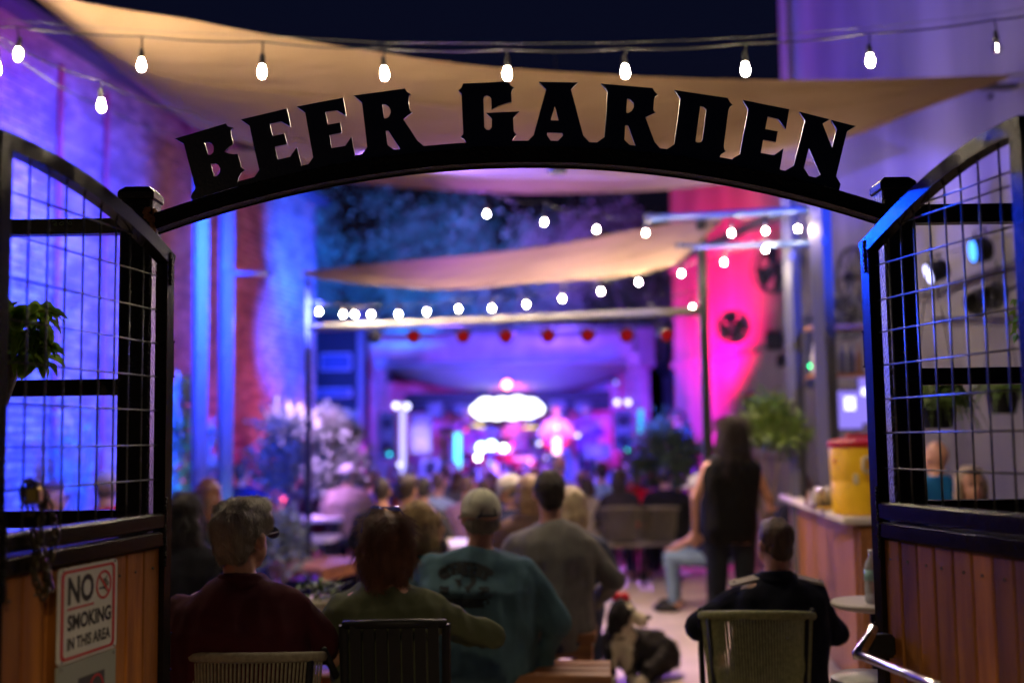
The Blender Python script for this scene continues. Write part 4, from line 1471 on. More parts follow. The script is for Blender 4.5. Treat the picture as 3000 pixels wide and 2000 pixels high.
def person(label, px, ptop, Y, pose='sit', yaw=0, hyaw=0, hnod=0, hroll=0, bulk=1.0, lean=0, side=0, hair='short', hcol=(.03, .02, .015), top=(.05, .05, .06), trousers=(.03, .04, .07),
           sleeves='long', cap=None, arms=None, voxel=.018, group='people in the beer garden', nstr=0, skin=None, hairlen=.03, collar=None, scale=None, glasses=False, face=False, torso_dx=0, hw=1.0, bare=False, neck=0):
    skin = skin or M['skin']
    sit = pose == 'sit'
    Wt = at(px, ptop, Y)
    Hl = 1.345 if sit else 1.74
    s = Wt.z / Hl if scale is None else scale
    base_z = Wt.z - Hl * s
    if scale is None:
        s = max(.84, min(1.16, s))
        base_z = Wt.z - Hl * s
    if abs(base_z) > .08:
        print('PERSON z', label, round(base_z, 2))
    hipz = .54 if sit else .93
    Lm = Matrix.Translation((0, 0, hipz)) @ Matrix.Rotation(R(-lean), 4, 'X') @ Matrix.Rotation(R(side), 4, 'Y') @ Matrix.Translation((0, 0, -hipz))
    tr = lambda p: Lm @ V(p)
    B = bulk
    dz = hipz - .54
    root = T('person', label, 'person', (0, 0, 0), group)
    body, shirt, pants, hr = MB(), MB(), MB(), MB()
    # torso
    def torso(mb, g, z0=0.5, neckout=False):
        rg = [(0, .0, .46, .165 * B, .125 * B), (0, -.01, .56, .185 * B, .15 * B), (0, -.01, .68, .178 * B, .14 * B), (0, -.015, .80, .183 * B, .13 * B), (0, -.02, .92, .2 * (B * .6 + .4), .122 * B),
              (0, -.02, 1.0, .20 * (B * .5 + .5), .105), (0, -.015, 1.045, .155 * (B * .5 + .5), .085), (0, -.008, 1.075, .09, .07), (0, 0, 1.10, .066, .066)]
        rg = [(cx, cy, cz + dz, rx + g, ry + g) for cx, cy, cz, rx, ry in rg]
        if neckout:
            rg = rg[:-1] + [(0, 0, 1.092 + dz, .062 + g, .066 + g)]
        loft(mb, rg, X=Lm)
    torso(body, -.008)
    bare_arms = sleeves in ('none', 'short')
    arms = arms or [((-.25 * B ** .5, .02, .78), (-.13, .27, .72)), ((.25 * B ** .5, .02, .78), (.13, .27, .72))]
    if not sit and arms[0][0][2] == .78 and arms[0][0][0] < -.24 and arms[0][1][1] == .27:
        arms = [((-.27, 0, .76), (-.25, .06, .53)), ((.27, 0, .76), (.25, .06, .53))]
    for sgn, (el, wrr) in zip((-1, 1), arms):
        sh = tr((sgn * .165 * (B * .5 + .5), -.015, .985 + dz))
        el = tr((el[0], el[1], el[2] + dz))
        wrr = tr((wrr[0], wrr[1], wrr[2] + dz))
        capsule(body, sh, el, .046, .036)
        capsule(body, el, wrr, .037, .026)
        if sleeves != 'none':
            capsule(shirt, sh, sh.lerp(el, 1.0 if sleeves == 'long' else .62), .062 * (B * .4 + .6), (.055 if sleeves == 'long' else .056) * (B * .4 + .6))
            if sleeves == 'long':
                capsule(shirt, el, el.lerp(wrr, .93), .052, .036)
        else:
            capsule(shirt, sh - V((sgn * .035, 0, .02)), sh - V((sgn * .06, 0, .1)), .04, .045)
        # hand
        fd = (wrr - el).normalized()
        palm = wrr + fd * .05
        up = fd.cross(V((1, 0, 0))).normalized()
        sd = fd.cross(up).normalized()
        body.ell(palm, (.036, .042, .022), 8, 6, Matrix((sd, fd, up)).transposed())
        if voxel < .011 or bare:
            for q, (o_, fl) in enumerate(((-.028, .062), (-.010, .074), (.009, .07), (.026, .056))):
                b0_ = palm + sd * o_ + fd * .03
                b1_ = b0_ + fd * fl * .5 - up * .004
                b2_ = b1_ + (fd * .7 - up * .7) * fl * .5
                capsule(body, b0_, b1_, .0095, .0088, 6)
                capsule(body, b1_, b2_, .0088, .0075, 6)
            t0 = palm - sd * .034 - fd * .01
            t1 = t0 - sd * .022 + fd * .03 - up * .01
            capsule(body, t0, t1, .0125, .011, 6)
            capsule(body, t1, t1 + fd * .028, .011, .009, 6)
    # legs
    for sgn in (-1, 1):
        if sit:
            hp, kn, an, toe = V((sgn * .095 * B, .02, .52)), V((sgn * .15, .43, .53)), V((sgn * .15, .40, .10)), V((sgn * .17, .54, .045))
        else:
            hp, kn, an, toe = V((sgn * .095, 0, .90)), V((sgn * .10, .03, .50)), V((sgn * .10, -.02, .09)), V((sgn * .13, .12, .04))
        capsule(body, hp, kn, .07 * B, .05)
        capsule(body, kn, an, .05, .036)
        capsule(body, an - V((0, .03, .04)), toe, .04, .034)
        capsule(pants, hp, kn, .09 * B ** .5, .066)
        capsule(pants, kn, an.lerp(kn, .06), .064, .05)
    if sit:
        pants.ell((0, -.01, .51), (.19 * B, .16 * B, .09), 16, 8)
    else:
        pants.ell((0, 0, .93), (.165 * B, .12 * B, .12), 16, 8)
    torso(shirt, .012, neckout=True)
    if not sit:
        loft(shirt, [(0, 0, .86, .175 * B, .125 * B), (0, 0, .98, .18 * B, .13 * B)], X=Lm)
    # neck and head
    nb = tr((0, -.012, 1.05 + dz))
    hc_ = tr((0, .012, 1.235 + dz + neck))
    H = Matrix.Translation(hc_) @ Matrix.Rotation(R(hyaw), 4, 'Z') @ Matrix.Rotation(R(-hnod), 4, 'X') @ Matrix.Rotation(R(hroll), 4, 'Y') @ Matrix.Scale(hw, 4)
    capsule(body, nb, H @ V((0, -.02, -.06)), .058, .055)
    h3 = H.to_3x3()

    def he(mb, c, r):
        mb.ell(H @ V(c), r, 16, 10, h3)
    he(body, (0, -.012, .015), (.074, .092, .094))
    he(body, (0, .03, -.045), (.058, .06, .066))
    he(body, (0, .055, -.085), (.03, .03, .026))
    body.ell(H @ V((0, .098, -.02)), (.013, .018, .024), 8, 6, h3)
    he(body, (0, .085, -.06), (.024, .012, .012))
    for sgn in (-1, 1):
        body.ell(H @ V((sgn * .078, .0, -.015)), (.011, .02, .032), 8, 6, h3)
    vb = min(voxel, .011) if voxel > .011 and (face or nstr) else voxel
    link('body', remesh(body, min(vb, .013), 'body', 2), skin, root)
    link('shirt', remesh(shirt, voxel * .9, 'shirt', 4, disp=(.024 if nstr > 500 else .012), freq=5, off=px * .01), cl(top), root)
    link('trousers', remesh(pants, voxel, 'trousers', 3, disp=.006, freq=7), cl(trousers), root)
    for sgn in (-1, 1):
        sb = MB()
        if sit:
            sb.ell((sgn * .165, .47, .05), (.05, .135, .05), 12, 8)
        else:
            sb.ell((sgn * .115, .05, .05), (.05, .135, .05), 12, 8)
        sb.obj('shoe', M['black'], root, world=False, smooth=True)
    if collar:
        cb = MB()
        ring = [tr((math.cos(a) * .068, math.sin(a) * .072 - .006, 1.092 + dz + .012 * -math.sin(a))) for a in [2 * math.pi * i / 18 for i in range(18)]]
        cb.tube(ring, .017, 6, closed=True)
        ring = [tr((math.cos(a) * .078, math.sin(a) * .082 - .006, 1.075 + dz)) for a in [2 * math.pi * i / 18 for i in range(18)]]
        cb.tube(ring, .017, 6, closed=True)
        link('collar', remesh(cb, .008, 'collar', 2), cl(collar), root)
    hm = hair_mat(hcol)
    if hair != 'bald':
        if hair == 'short':
            he(hr, (0, -.024, .024), (.079, .086, .092)); he(hr, (0, -.055, -.035), (.062, .042, .05)); he(hr, (0, .02, .07), (.055, .055, .035))
        elif hair == 'full':
            he(hr, (0, -.022, .022), (.082, .09, .094)); he(hr, (0, -.05, -.03), (.066, .048, .06)); he(hr, (0, .01, .05), (.082, .096, .068)); he(hr, (0, .01, .07), (.075, .085, .05)); he(hr, (.012, .045, .082), (.058, .045, .035)); he(hr, (-.01, -.03, .066), (.072, .062, .05))
        elif hair == 'bob' and face:
            he(hr, (0, -.04, .03), (.09, .085, .094)); he(hr, (0, -.05, -.05), (.1, .06, .1)); he(hr, (-.078, -.01, -.04), (.026, .05, .1)); he(hr, (.078, -.01, -.04), (.026, .05, .1)); he(hr, (0, .03, .092), (.06, .05, .022))
        elif hair == 'bob':
            he(hr, (0, -.022, .02), (.092, .098, .1)); he(hr, (0, -.045, -.06), (.1, .07, .1)); he(hr, (-.055, .0, -.05), (.042, .062, .1)); he(hr, (.055, .0, -.05), (.042, .062, .1))
            he(hr, (0, -.055, -.13), (.085, .045, .05))
        elif hair == 'long':
            he(hr, (0, -.02, .018), (.088, .094, .098)); he(hr, (0, -.06, -.08), (.098, .06, .13)); he(hr, (0, -.085, -.22), (.11, .045, .2)); he(hr, (-.06, 0, -.07), (.035, .05, .12)); he(hr, (.06, 0, -.07), (.035, .05, .12))
        elif hair == 'fringe':      # hair showing under a cap
            he(hr, (0, -.035, -.035), (.076, .068, .045))
        hme = remesh(hr, .0085 if nstr else .012, 'hair', 2, disp=.008, freq=22, off=px * .1)
        ho = link('hair', hme, hm, root)
        if nstr:
            if hair in ('long', 'bob'):
                ih = H.inverted()
                fl = lambda c, n_: (h3 @ V((0, -.3, -1))) if (ih @ c).z < .05 else (h3 @ V((math.copysign(.6, (ih @ c).x), -.5, -.5)))
            elif hair == 'full':
                ih = H.inverted()
                fl = lambda c, n_: h3 @ V((.35 + .5 * math.sin((ih @ c).x * 60), -.2, -1.0)) if (ih @ c).z < .07 else h3 @ V((.3 * math.sin((ih @ c).x * 90), .9, .4))
            else:
                fl = lambda c, n_: h3 @ V((.1, -.35, -1))
            strands('hair_strands', hme, None, nstr, hairlen, fl, ho, hair_mat(tuple(min(1, c * 1.25) for c in hcol)), seed=int(px), lift=(.12 if hair in ('bob', 'long') else .3))
    if cap:
        capcol, brimcol = cap if isinstance(cap[0], (tuple, list)) else (cap, cap)
        cp = MB()
        rg = []
        for i in range(9):
            t = i / 8 * math.pi / 2
            rg.append((0, -.012, .028 + .092 * math.sin(t), .086 * math.cos(t) + .002, .102 * math.cos(t) + .002))
        rg = [(0, -.014, -.002, .087, .104)] + rg
        loft(cp, rg, 24, H, 2.0)
        crown = cp.obj('cap', cl(capcol), root, world=False, smooth=True)
        br = MB()
        pts_o, pts_i = [], []
        for i in range(13):
            a = R(20 + 140 * i / 12)
            pts_i.append(V((.085 * math.cos(a), -.012 + .1 * math.sin(a), .006)))
            pts_o.append(V((.088 * math.cos(a), .03 + .135 * math.sin(a), -.012 + .0)))
        vv = [H @ p for p in pts_i + pts_o] + [H @ (p - V((0, 0, .006))) for p in pts_i + pts_o]
        ff = []
        for i in range(12):
            ff.append((i, i + 1, 13 + i + 1, 13 + i))
            ff.append((26 + i, 26 + 13 + i, 26 + 13 + i + 1, 26 + i + 1))
            ff.append((13 + i, 13 + i + 1, 39 + i + 1, 39 + i))
        br.add(vv, ff)
        br.obj('brim', cl(brimcol), root, world=False)
        MB().ell(H @ V((0, -.012, .121)), .008, 8, 5).obj('cap_button', cl(brimcol), root, world=False)
        if nstr:   # opening and strap at the back of the cap, seams
            ob = MB()
            ring = []
            for i in range(13):
                a = math.pi * i / 12
                ring.append((math.cos(a) * .036, math.sin(a) * .040))
            vs = []
            for (x, z) in ring:
                yy = -.014 - .104 * math.sqrt(max(0, 1 - (x / .087) ** 2)) * math.cos(math.asin(min(1, (z + .01) / .122))) - .0025
                vs.append(H @ V((x, yy, .010 + z)))
            ob.add(vs, [tuple(range(13))])
            ob.obj('cap_opening', M['darkgrey'], root, world=False)
            st = MB()
            st.tube([H @ V((.05 * math.cos(a) * 1.55, -.014 - .106 * math.sin(a), .005)) for a in [R(55 + 70 * i / 8) for i in range(9)]], .0065, 6)
            st.obj('strap', cl(brimcol), root, world=False, smooth=True)
            for a in (35, 90, 145):
                sm_ = MB()
                sm_.tube([H @ V((.0875 * math.cos(R(a)) * math.cos(t), -.012 - .1035 * math.sin(R(a)) * math.cos(t), .028 + .093 * math.sin(t))) for t in [math.pi / 2 * i / 8 for i in range(1 if a != 90 else 4, 9)]], .0012, 4)
                sm_.obj('seam', cl(brimcol), root, world=False)
    if glasses:
        g = MB()
        for sgn in (-1, 1):
            ring = [H @ V((sgn * .034 + math.cos(t) * .025, .107, .002 + math.sin(t) * .018)) for t in [2 * math.pi * i / 14 for i in range(14)]]
            g.tube(ring, .0022, 5, closed=True)
            g.tube([H @ V((sgn * .06, .105, .006)), H @ V((sgn * .08, .04, .004)), H @ V((sgn * .082, -.01, -.002))], .002, 5)
        g.tube([H @ V((-.01, .109, .004)), H @ V((.01, .109, .004))], .002, 5)
        g.obj('glasses', M['black'], root, world=False)
        g = MB()
        for sgn in (-1, 1):
            g.ell(H @ V((sgn * .034, .107, .002)), (.023, .002, .017), 10, 6, h3)
        g.obj('lenses', M['lens_shine'], root, world=False)
    if face:
        eyes = MB()
        for sgn in (-1, 1):
            eyes.ell(H @ V((sgn * .03, .078, .003)), (.013, .01, .007), 10, 6, h3)
        eyes.obj('eyes', M['black'], root, world=False)
        mo = MB().ell(H @ V((0, .094, -.060)), (.023, .006, .006), 10, 6, h3)
        mo.obj('mouth', mat('lips', (.35, .08, .07), .5), root, world=False)
        eb = MB()
        for sgn in (-1, 1):
            eb.tube([H @ V((sgn * .016, .088, .018)), H @ V((sgn * .032, .086, .024)), H @ V((sgn * .046, .076, .018))], .0035, 5)
        eb.obj('eyebrows', hm, root, world=False)
    Mz = Matrix.Rotation(R(yaw), 4, 'Z')
    # put the head where the photograph has it
    hl = H @ V((0, -.01, .11))
    hw_ = Mz @ (hl * s)
    root.scale = (s, s, s)
    root.rotation_euler = (0, 0, R(yaw))
    root.location = (Wt.x - hw_.x, Wt.y - hw_.y, max(-.3, base_z))
    root['_H'] = [c for r_ in H for c in r_]
    del root['_H']
    return root, H, tr, Mz, s


M['lens_shine'] = mat('lens_shine', (.05, .05, .1), .08, 0)
NV = .0105
# --- the near row
man1, H1, *_ = person('grey haired man in maroon polo shirt wearing glasses', 705, 1474, 3.95, hyaw=-28, bulk=1.22, hair='full', hcol=(.33, .30, .25), top=(.055, .008, .014), sleeves='short',
                      arms=[((-.29, .06, .80), (-.14, .32, .78)), ((.30, .10, .80), (.16, .36, .79))], voxel=NV, nstr=9000, hairlen=.03, collar=(.05, .008, .012), glasses=True, hw=1.08)
wom1, H2, *_ = person('auburn haired woman in olive green top with sunglasses pushed up on her head', 1135, 1500, 4.15, hyaw=22, hroll=4, bulk=1.0, hair='bob', hcol=(.15, .055, .028), top=(.10, .115, .065), sleeves='long',
                      arms=[((-.25, .02, .84), (-.16, .25, .78)), ((.40, .12, .86), (.24, .36, .84))], voxel=NV, nstr=11000, hairlen=.075, scale=None, hw=.94)
g = MB()
for sgn in (-1, 1):
    g.ell(H2 @ V((sgn * .036, .022, .130)), (.029, .020, .007), 12, 6, (H2 @ Matrix.Rotation(.5, 4, 'X')).to_3x3())
    g.tube([H2 @ V((sgn * .062, .018, .124)), H2 @ V((sgn * .1, -.01, .075)), H2 @ V((sgn * .108, -.035, .035))], .0032, 5)
g.tube([H2 @ V((-.012, .03, .136)), H2 @ V((.012, .03, .136))], .003, 5)
so = g.obj('sunglasses', mat('blue_lens', (.10, .12, .5), .08, .6), wom1, world=False)
wom2, *_ = person('blonde woman in teal top turned to the cap wearer on the bench', 1232, 1476, 5.35, hyaw=-62, yaw=-12, bulk=.98, hair='bob', hcol=(.50, .36, .16), top=(.045, .13, .14), voxel=.012, nstr=8000, hairlen=.07, hw=1.05)
tealm, H4, tr4, Mz4, s4_ = person('broad man in pale cap and teal long sleeved shirt with printed back', 1408, 1438, 5.15, hyaw=20, side=3, bulk=1.5, hair='fringe', hcol=(.30, .27, .2), top=(.085, .17, .215), sleeves='long', cap=((.72, .72, .58), (.06, .07, .08)),
                                arms=[((-.30, .10, .80), (-.16, .34, .76)), ((.36, -.02, .76), (.32, .04, .56))], voxel=NV, nstr=2500, hairlen=.02, hw=1.05)
greym, *_ = person('dark haired man in grey long sleeved sweater beyond the teal shirt man', 1608, 1385, 6.05, hyaw=6, side=-2, bulk=1.06, hair='short', hcol=(.045, .035, .028), top=(.17, .165, .15), voxel=.012, nstr=6000, hairlen=.022,
                   arms=[((-.28, .12, .80), (-.14, .36, .76)), ((.31, .0, .78), (.22, .3, .62))], neck=.01)
milm, H6, tr6, Mz6, s6_ = person('young man in dark dress uniform with pale shoulder boards', 2268, 1518, 4.75, hyaw=26, bulk=1.12, hair='short', hcol=(.10, .055, .03), top=(.008, .010, .022), trousers=(.01, .012, .02), sleeves='long',
                                arms=[((-.35, .02, .86), (-.26, .26, .86)), ((.30, .08, .80), (.27, .36, .74))], voxel=NV, nstr=6000, hairlen=.014, collar=(.008, .010, .022), hw=.98)
for sgn in (-1, 1):
    a_, b_ = tr6((sgn * .085, -.02, 1.083)), tr6((sgn * .215, -.02, 1.052))
    MB().bar([a_, b_], (0, -.25, 1), .055, .010).obj('shoulder_board', mat('shoulder_board', (.34, .30, .24), .6), milm, world=False)
    MB().ell(b_ + V((-sgn * .02, -.01, .012)), .006, 8, 6).obj('button', M['chrome'], milm, world=False)
stw, *_ = person('standing woman in black sleeveless top with long dark hair beside the bar', 2140, 1220, 7.9, pose='stand', hyaw=10, side=2, bulk=.98, hair='long', hcol=(.018, .008, .006), top=(.004, .004, .005), trousers=(.012, .016, .024), sleeves='none',
                 arms=[((-.255, -.02, .76), (-.24, .05, .54)), ((.27, .02, .78), (.33, .25, .70))], voxel=.012, nstr=9000, hairlen=.12, bare=True, hw=1.05)
# print on the teal shirt
dg = bpy.context.evaluated_depsgraph_get()
shirt_o = [c for c in bpy.data.objects if c.parent == tealm and c.name.startswith('shirt')][0]
bvh = BVHTree.FromPolygons([v.co.copy() for v in shirt_o.data.vertices], [tuple(p.vertices) for p in shirt_o.data.polygons])


def on_shirt(x, z, off=.004):
    h = bvh.ray_cast(V((x, -1, z)), V((0, 1, 0)))
    y = h[0].y if h[0] is not None else -.15
    return V((x, y - off, z))


CX, CZ = -.03, .968
M['shirt_print'] = mat('shirt_print', (.010, .016, .02), .9)


def shirt_text(txt, size, fx, bold=.01):
    vs, fs = text_mb(txt, size, bold)
    # subdivide long faces by using triangles of the font mesh directly
    return MB().add([on_shirt(*fx(v.x, v.y)) for v in vs], fs)


def arcfx(x, y):
    r = .165 + y
    a = x / .185
    return CX + math.sin(a) * r, CZ - .13 + math.cos(a) * r


shirt_text('CARHARTT', .046, arcfx).obj('print', M['shirt_print'], tealm, world=False)
shirt_text('WORKWEAR', .027, lambda x, y: (CX + x * 1.25, CZ - .105 + y)).obj('print', M['shirt_print'], tealm, world=False)
mb = MB()
for zz in (CZ - .062, CZ - .072):
    n_ = 14
    up_ = [on_shirt(CX - .12 + .24 * i / n_, zz) for i in range(n_ + 1)]
    lo_ = [on_shirt(CX - .12 + .24 * i / n_, zz - .005) for i in range(n_ + 1)]
    mb.add(up_ + lo_, [(i, i + 1, n_ + 1 + i + 1, n_ + 1 + i) for i in range(n_)])
TX = [(-.2, 1), (.12, 1), (.12, .52), (.3, .42), (.55, .38), (.85, .36), (.98, .3), (1.0, -.1), (.92, -.3), (.65, -.5), (.45, -.7), (.4, -1), (.2, -.92), (.08, -.65), (-.12, -.35), (-.3, -.4), (-.42, -.55), (-.6, -.35), (-.8, -.05), (-1, .05), (-.2, .1)]
sc = .052
lp = [V((x * sc, 0, y * sc)) for x, y in TX]
hole = [V((math.cos(a) * sc * .42 + sc * .1, 0, math.sin(a) * sc * .42 - sc * .05)) for a in [2 * math.pi * i / 16 for i in range(16)]]
tris = tessellate_polygon([lp, hole])
allp = lp + hole
mb.add([on_shirt(CX + p.x, CZ - .002 + p.z) for p in allp], [tuple(t) for t in tris])
for (txt, dx) in (('EST', -.09), ('1889', .085)):
    vs, fs = text_mb(txt, .016, .01)
    mb.add([on_shirt(CX + dx + v.x, CZ - .048 + v.y) for v in vs], fs)
mb.obj('print', M['shirt_print'], tealm, world=False)

# --- the rest of the audience
SKD = mat('skin_dark', (.20, .10, .065), .5)
P = person
P('woman with very long black hair at the edge of the left gate leaf', 545, 1440, 5.9, hyaw=5, hair='long', hcol=(.012, .01, .012), top=(.012, .013, .02), bulk=1.05, nstr=4000, hairlen=.1, voxel=.014)
P('woman with copper brown hair, face turned left, behind the black haired woman', 606, 1402, 7.9, hyaw=55, hair='long', hcol=(.13, .045, .02), top=(.02, .03, .05))
P('man in navy top close to the blue lit post by the wall', 708, 1352, 12.0, hyaw=-20, hair='short', hcol=(.04, .04, .045), top=(.008, .02, .09), bulk=1.2)
P('person in pale pointed beanie and maroon hoodie before the violet shrub', 905, 1352, 13.4, hair='bald', top=(.09, .035, .06), cap=None, bulk=1.15)
bn = [o for o in bpy.data.objects if o.get('label', '').startswith('person in pale pointed beanie')][0]
MB().lathe([(.095, -.05), (.1, 0), (.095, .05), (.07, .11), (.035, .155), (.004, .18)], (0, 0, 1.25), 16).obj('beanie', cl((.38, .26, .27)), bn, world=False, smooth=True)
P('man in tan plaid jacket and grey cap before the violet shrub', 1018, 1360, 12.6, hyaw=-15, hair='short', hcol=(.2, .2, .18), top=(.17, .12, .10), cap=(.28, .27, .25), bulk=1.35)
P('close cropped dark headed person in black behind the auburn haired woman', 1118, 1400, 9.4, hair='short', hcol=(.03, .018, .014), top=(.01, .01, .013), bulk=1.15)
P('dark haired man in black jacket with his right ear showing, left of the pale cap', 1190, 1392, 8.7, hyaw=-25, hair='full', hcol=(.03, .017, .012), top=(.01, .01, .014), bulk=1.2)
P('dark haired guest tucked behind the man with the showing ear', 1238, 1396, 9.9, hyaw=15, hair='short', hcol=(.03, .025, .022), top=(.05, .05, .06))
P('man in white cap looking down with a raised hand, in navy jacket', 1478, 1392, 8.4, yaw=45, hyaw=25, hnod=25, hair='fringe', hcol=(.2, .18, .15), top=(.012, .016, .05), cap=(.55, .52, .5), bulk=1.1,
  arms=[((-.25, .15, .8), (-.12, .3, .95)), ((.2, .2, .8), (.05, .32, .92))], nstr=10)
P('brown haired woman half hidden behind the grey sweater man', 1548, 1392, 7.6, hyaw=20, hair='bob', hcol=(.26, .16, .09), top=(.1, .06, .05))
P('ash blonde woman on the far side of the grey sweater man', 1676, 1432, 6.9, hyaw=-15, hair='bob', hcol=(.42, .33, .2), top=(.05, .06, .1), hw=1.05)
P('balding man in white shirt bending forward above the crowd', 1636, 1330, 13.0, yaw=-25, lean=8, hair='fringe', hcol=(.25, .2, .18), top=(.55, .5, .58), bulk=1.15, scale=1.06)
P('man in light blue shirt with thick dark hair reaching left', 1762, 1354, 13.2, hyaw=15, hair='full', hcol=(.02, .015, .015), top=(.28, .40, .50), bulk=1.1, arms=[((-.3, .05, .86), (-.42, .28, .82)), ((.27, .1, .8), (.14, .3, .76))], sleeves='short')
P('woman with dark curls in dark patterned top on the beige rope chair', 1812, 1372, 12.2, hyaw=-10, hair='bob', hcol=(.02, .014, .014), top=(.035, .03, .04))
P('person in bright red shirt behind the dark curled woman', 1868, 1366, 14.2, hyaw=20, hair='short', hcol=(.06, .03, .03), top=(.55, .015, .02), bulk=1.1)
P('pale capped guest in pink beside the red shirt', 1842, 1372, 15.0, hair='short', hcol=(.3, .15, .16), top=(.5, .2, .25))
P('broad person in black jacket seated left of the white capped man', 1948, 1366, 12.3, hyaw=-12, hair='short', hcol=(.02, .015, .014), top=(.01, .01, .012), bulk=1.35)
P('man in white cap, navy tee and jeans sitting side on near the standing woman', 2044, 1384, 10.3, yaw=75, hyaw=-15, lean=12, hair='fringe', hcol=(.15, .1, .08), top=(.012, .016, .05), trousers=(.16, .24, .38), cap=(.55, .54, .6), sleeves='short', bulk=1.1, arms=[((-.24, .15, .76), (-.1, .38, .70)), ((.24, .15, .76), (.1, .38, .66))], nstr=10, voxel=.014)
P('guest in black bent behind the blue post at the bar', 2352, 1385, 9.9, yaw=-30, hair='bald', top=(.01, .01, .02), bulk=1.3, skin=SKD)
P('man in tan cap and red shirt seen through the left gate mesh', 314, 1380, 8.2, hyaw=8, hair='fringe', hcol=(.1, .07, .05), top=(.45, .01, .015), cap=((.40, .30, .19), (.36, .27, .17)), bulk=1.1, nstr=600, voxel=.014, hairlen=.015)
P('guest with dark reddish hair low behind the hanging chain', 150, 1412, 8.0, yaw=-80, hair='short', hcol=(.09, .03, .02), top=(.03, .02, .03), glasses=True)
P('bald man in bright blue shirt seen through the gate mesh on the bar side', 2742, 1294, 7.6, pose='stand', hyaw=25, hair='bald', top=(.01, .13, .36), bulk=1.15, voxel=.012, scale=.86, hw=1.1)
P('smiling woman with pale hair facing the gate, seen through the mesh', 2842, 1368, 7.2, yaw=178, hair='bob', hcol=(.36, .27, .19), top=(.3, .26, .2), face=True, voxel=.0105, nstr=0, hairlen=.07)
rw = random.Random(5)
FAR = [(1068, 1385, 14.5, 'in dusty pink top'), (1300, 1362, 14.0, 'in slate blue shirt'), (1345, 1378, 13.2, 'in grey jacket'), (1388, 1372, 14.6, 'in plum top'),
       (1440, 1380, 13.6, 'in dark green shirt'), (1512, 1372, 15.0, 'in tan shirt'), (1568, 1366, 14.2, 'in dark denim'), (1282, 1384, 11.6, 'in pale blue tee'), (1700, 1378, 13.8, 'in orange shirt'), (1720, 1392, 12.6, 'in cream sweater')]
FAR += [(985, 1372, 15.5, 'in dim violet shawl'), (1150, 1362, 16.0, 'in charcoal cardigan'), (1205, 1366, 15.4, 'in brick coloured shirt'), (1262, 1358, 16.6, 'in white tee'), (1325, 1352, 16.4, 'in teal jacket'), (1420, 1356, 16.2, 'in brown coat'), (1476, 1350, 17.0, 'in lilac blouse'), (1540, 1352, 16.8, 'in black tank top'), (1598, 1360, 15.8, 'in mustard shirt'), (1745, 1366, 16.0, 'in burgundy dress'), (1905, 1372, 15.6, 'in steel blue hoodie'), (1985, 1392, 13.4, 'in olive vest'), (1096, 1378, 12.8, 'in indigo shirt'), (1370, 1396, 10.8, 'in mauve cardigan'), (1415, 1402, 11.6, 'in sand shirt')]
FC = [(.3, .14, .18), (.1, .14, .25), (.14, .14, .15), (.16, .05, .14), (.04, .08, .05), (.25, .18, .12), (.04, .06, .12), (.3, .4, .55), (.4, .14, .05), (.4, .36, .3)]
FC += [(.2, .1, .3), (.05, .05, .06), (.35, .1, .06), (.6, .6, .6), (.04, .2, .22), (.12, .07, .04), (.4, .3, .5), (.01, .01, .01), (.4, .25, .05), (.2, .02, .06), (.1, .15, .25), (.08, .09, .04), (.06, .05, .25), (.22, .12, .2), (.3, .24, .17)]
for (px, py, Y, d), c in zip(FAR, FC):
    P('distant guest %s in the crowd just below the stage' % d, px, py, Y, hyaw=rw.uniform(-40, 40), hair=rw.choice(['short', 'bob', 'full', 'short']), hcol=rw.choice([(.03, .02, .015), (.1, .05, .03), (.3, .2, .12)]), top=c, voxel=.026, bulk=rw.uniform(.95, 1.25), sleeves='long', lean=rw.uniform(-4, 10), side=rw.uniform(-7, 7), hroll=rw.uniform(-9, 9), hnod=rw.uniform(-5, 18))
# musicians on the stage
SZ = .55
BAND = [(1190 * KD, 1262, 19.6, 'drummer in red lit shirt behind the drum kit', (.5, .12, .15), 'full', 'stand'), (1278 * KD, 1250, 18.9, 'guitarist in pale shirt at the middle microphone', (.7, .6, .65), 'short', 'stand'),
        (1072 * KD, 1246, 19.2, 'musician in rose shirt left of the drum kit', (.5, .1, .2), 'short', 'stand'), (1347 * KD, 1262, 19.4, 'musician in violet shirt right of the drum kit', (.3, .1, .4), 'short', 'stand')]
for (px, py, Y, lab, c, h_, po) in BAND:
    root, *_ = P(lab, px, py, Y, pose=po, yaw=180, hair=h_, hcol=(.05, .03, .02), top=c, voxel=.022, group='band on the stage', arms=[((-.3, .1, .8), (-.1, .3, .85)), ((.3, .1, .8), (.15, .3, .75))], scale=.9)
    root.location.z = SZ + .0
P('person in aqua shirt standing right of the stage beside the hot pink wall', 1985, 1195, 15.4, pose='stand', yaw=60, hair='full', hcol=(.03, .02, .02), top=(.1, .5, .55), voxel=.02, lean=10, scale=1.0)  # aqua light on the figure is put into the shirt colour
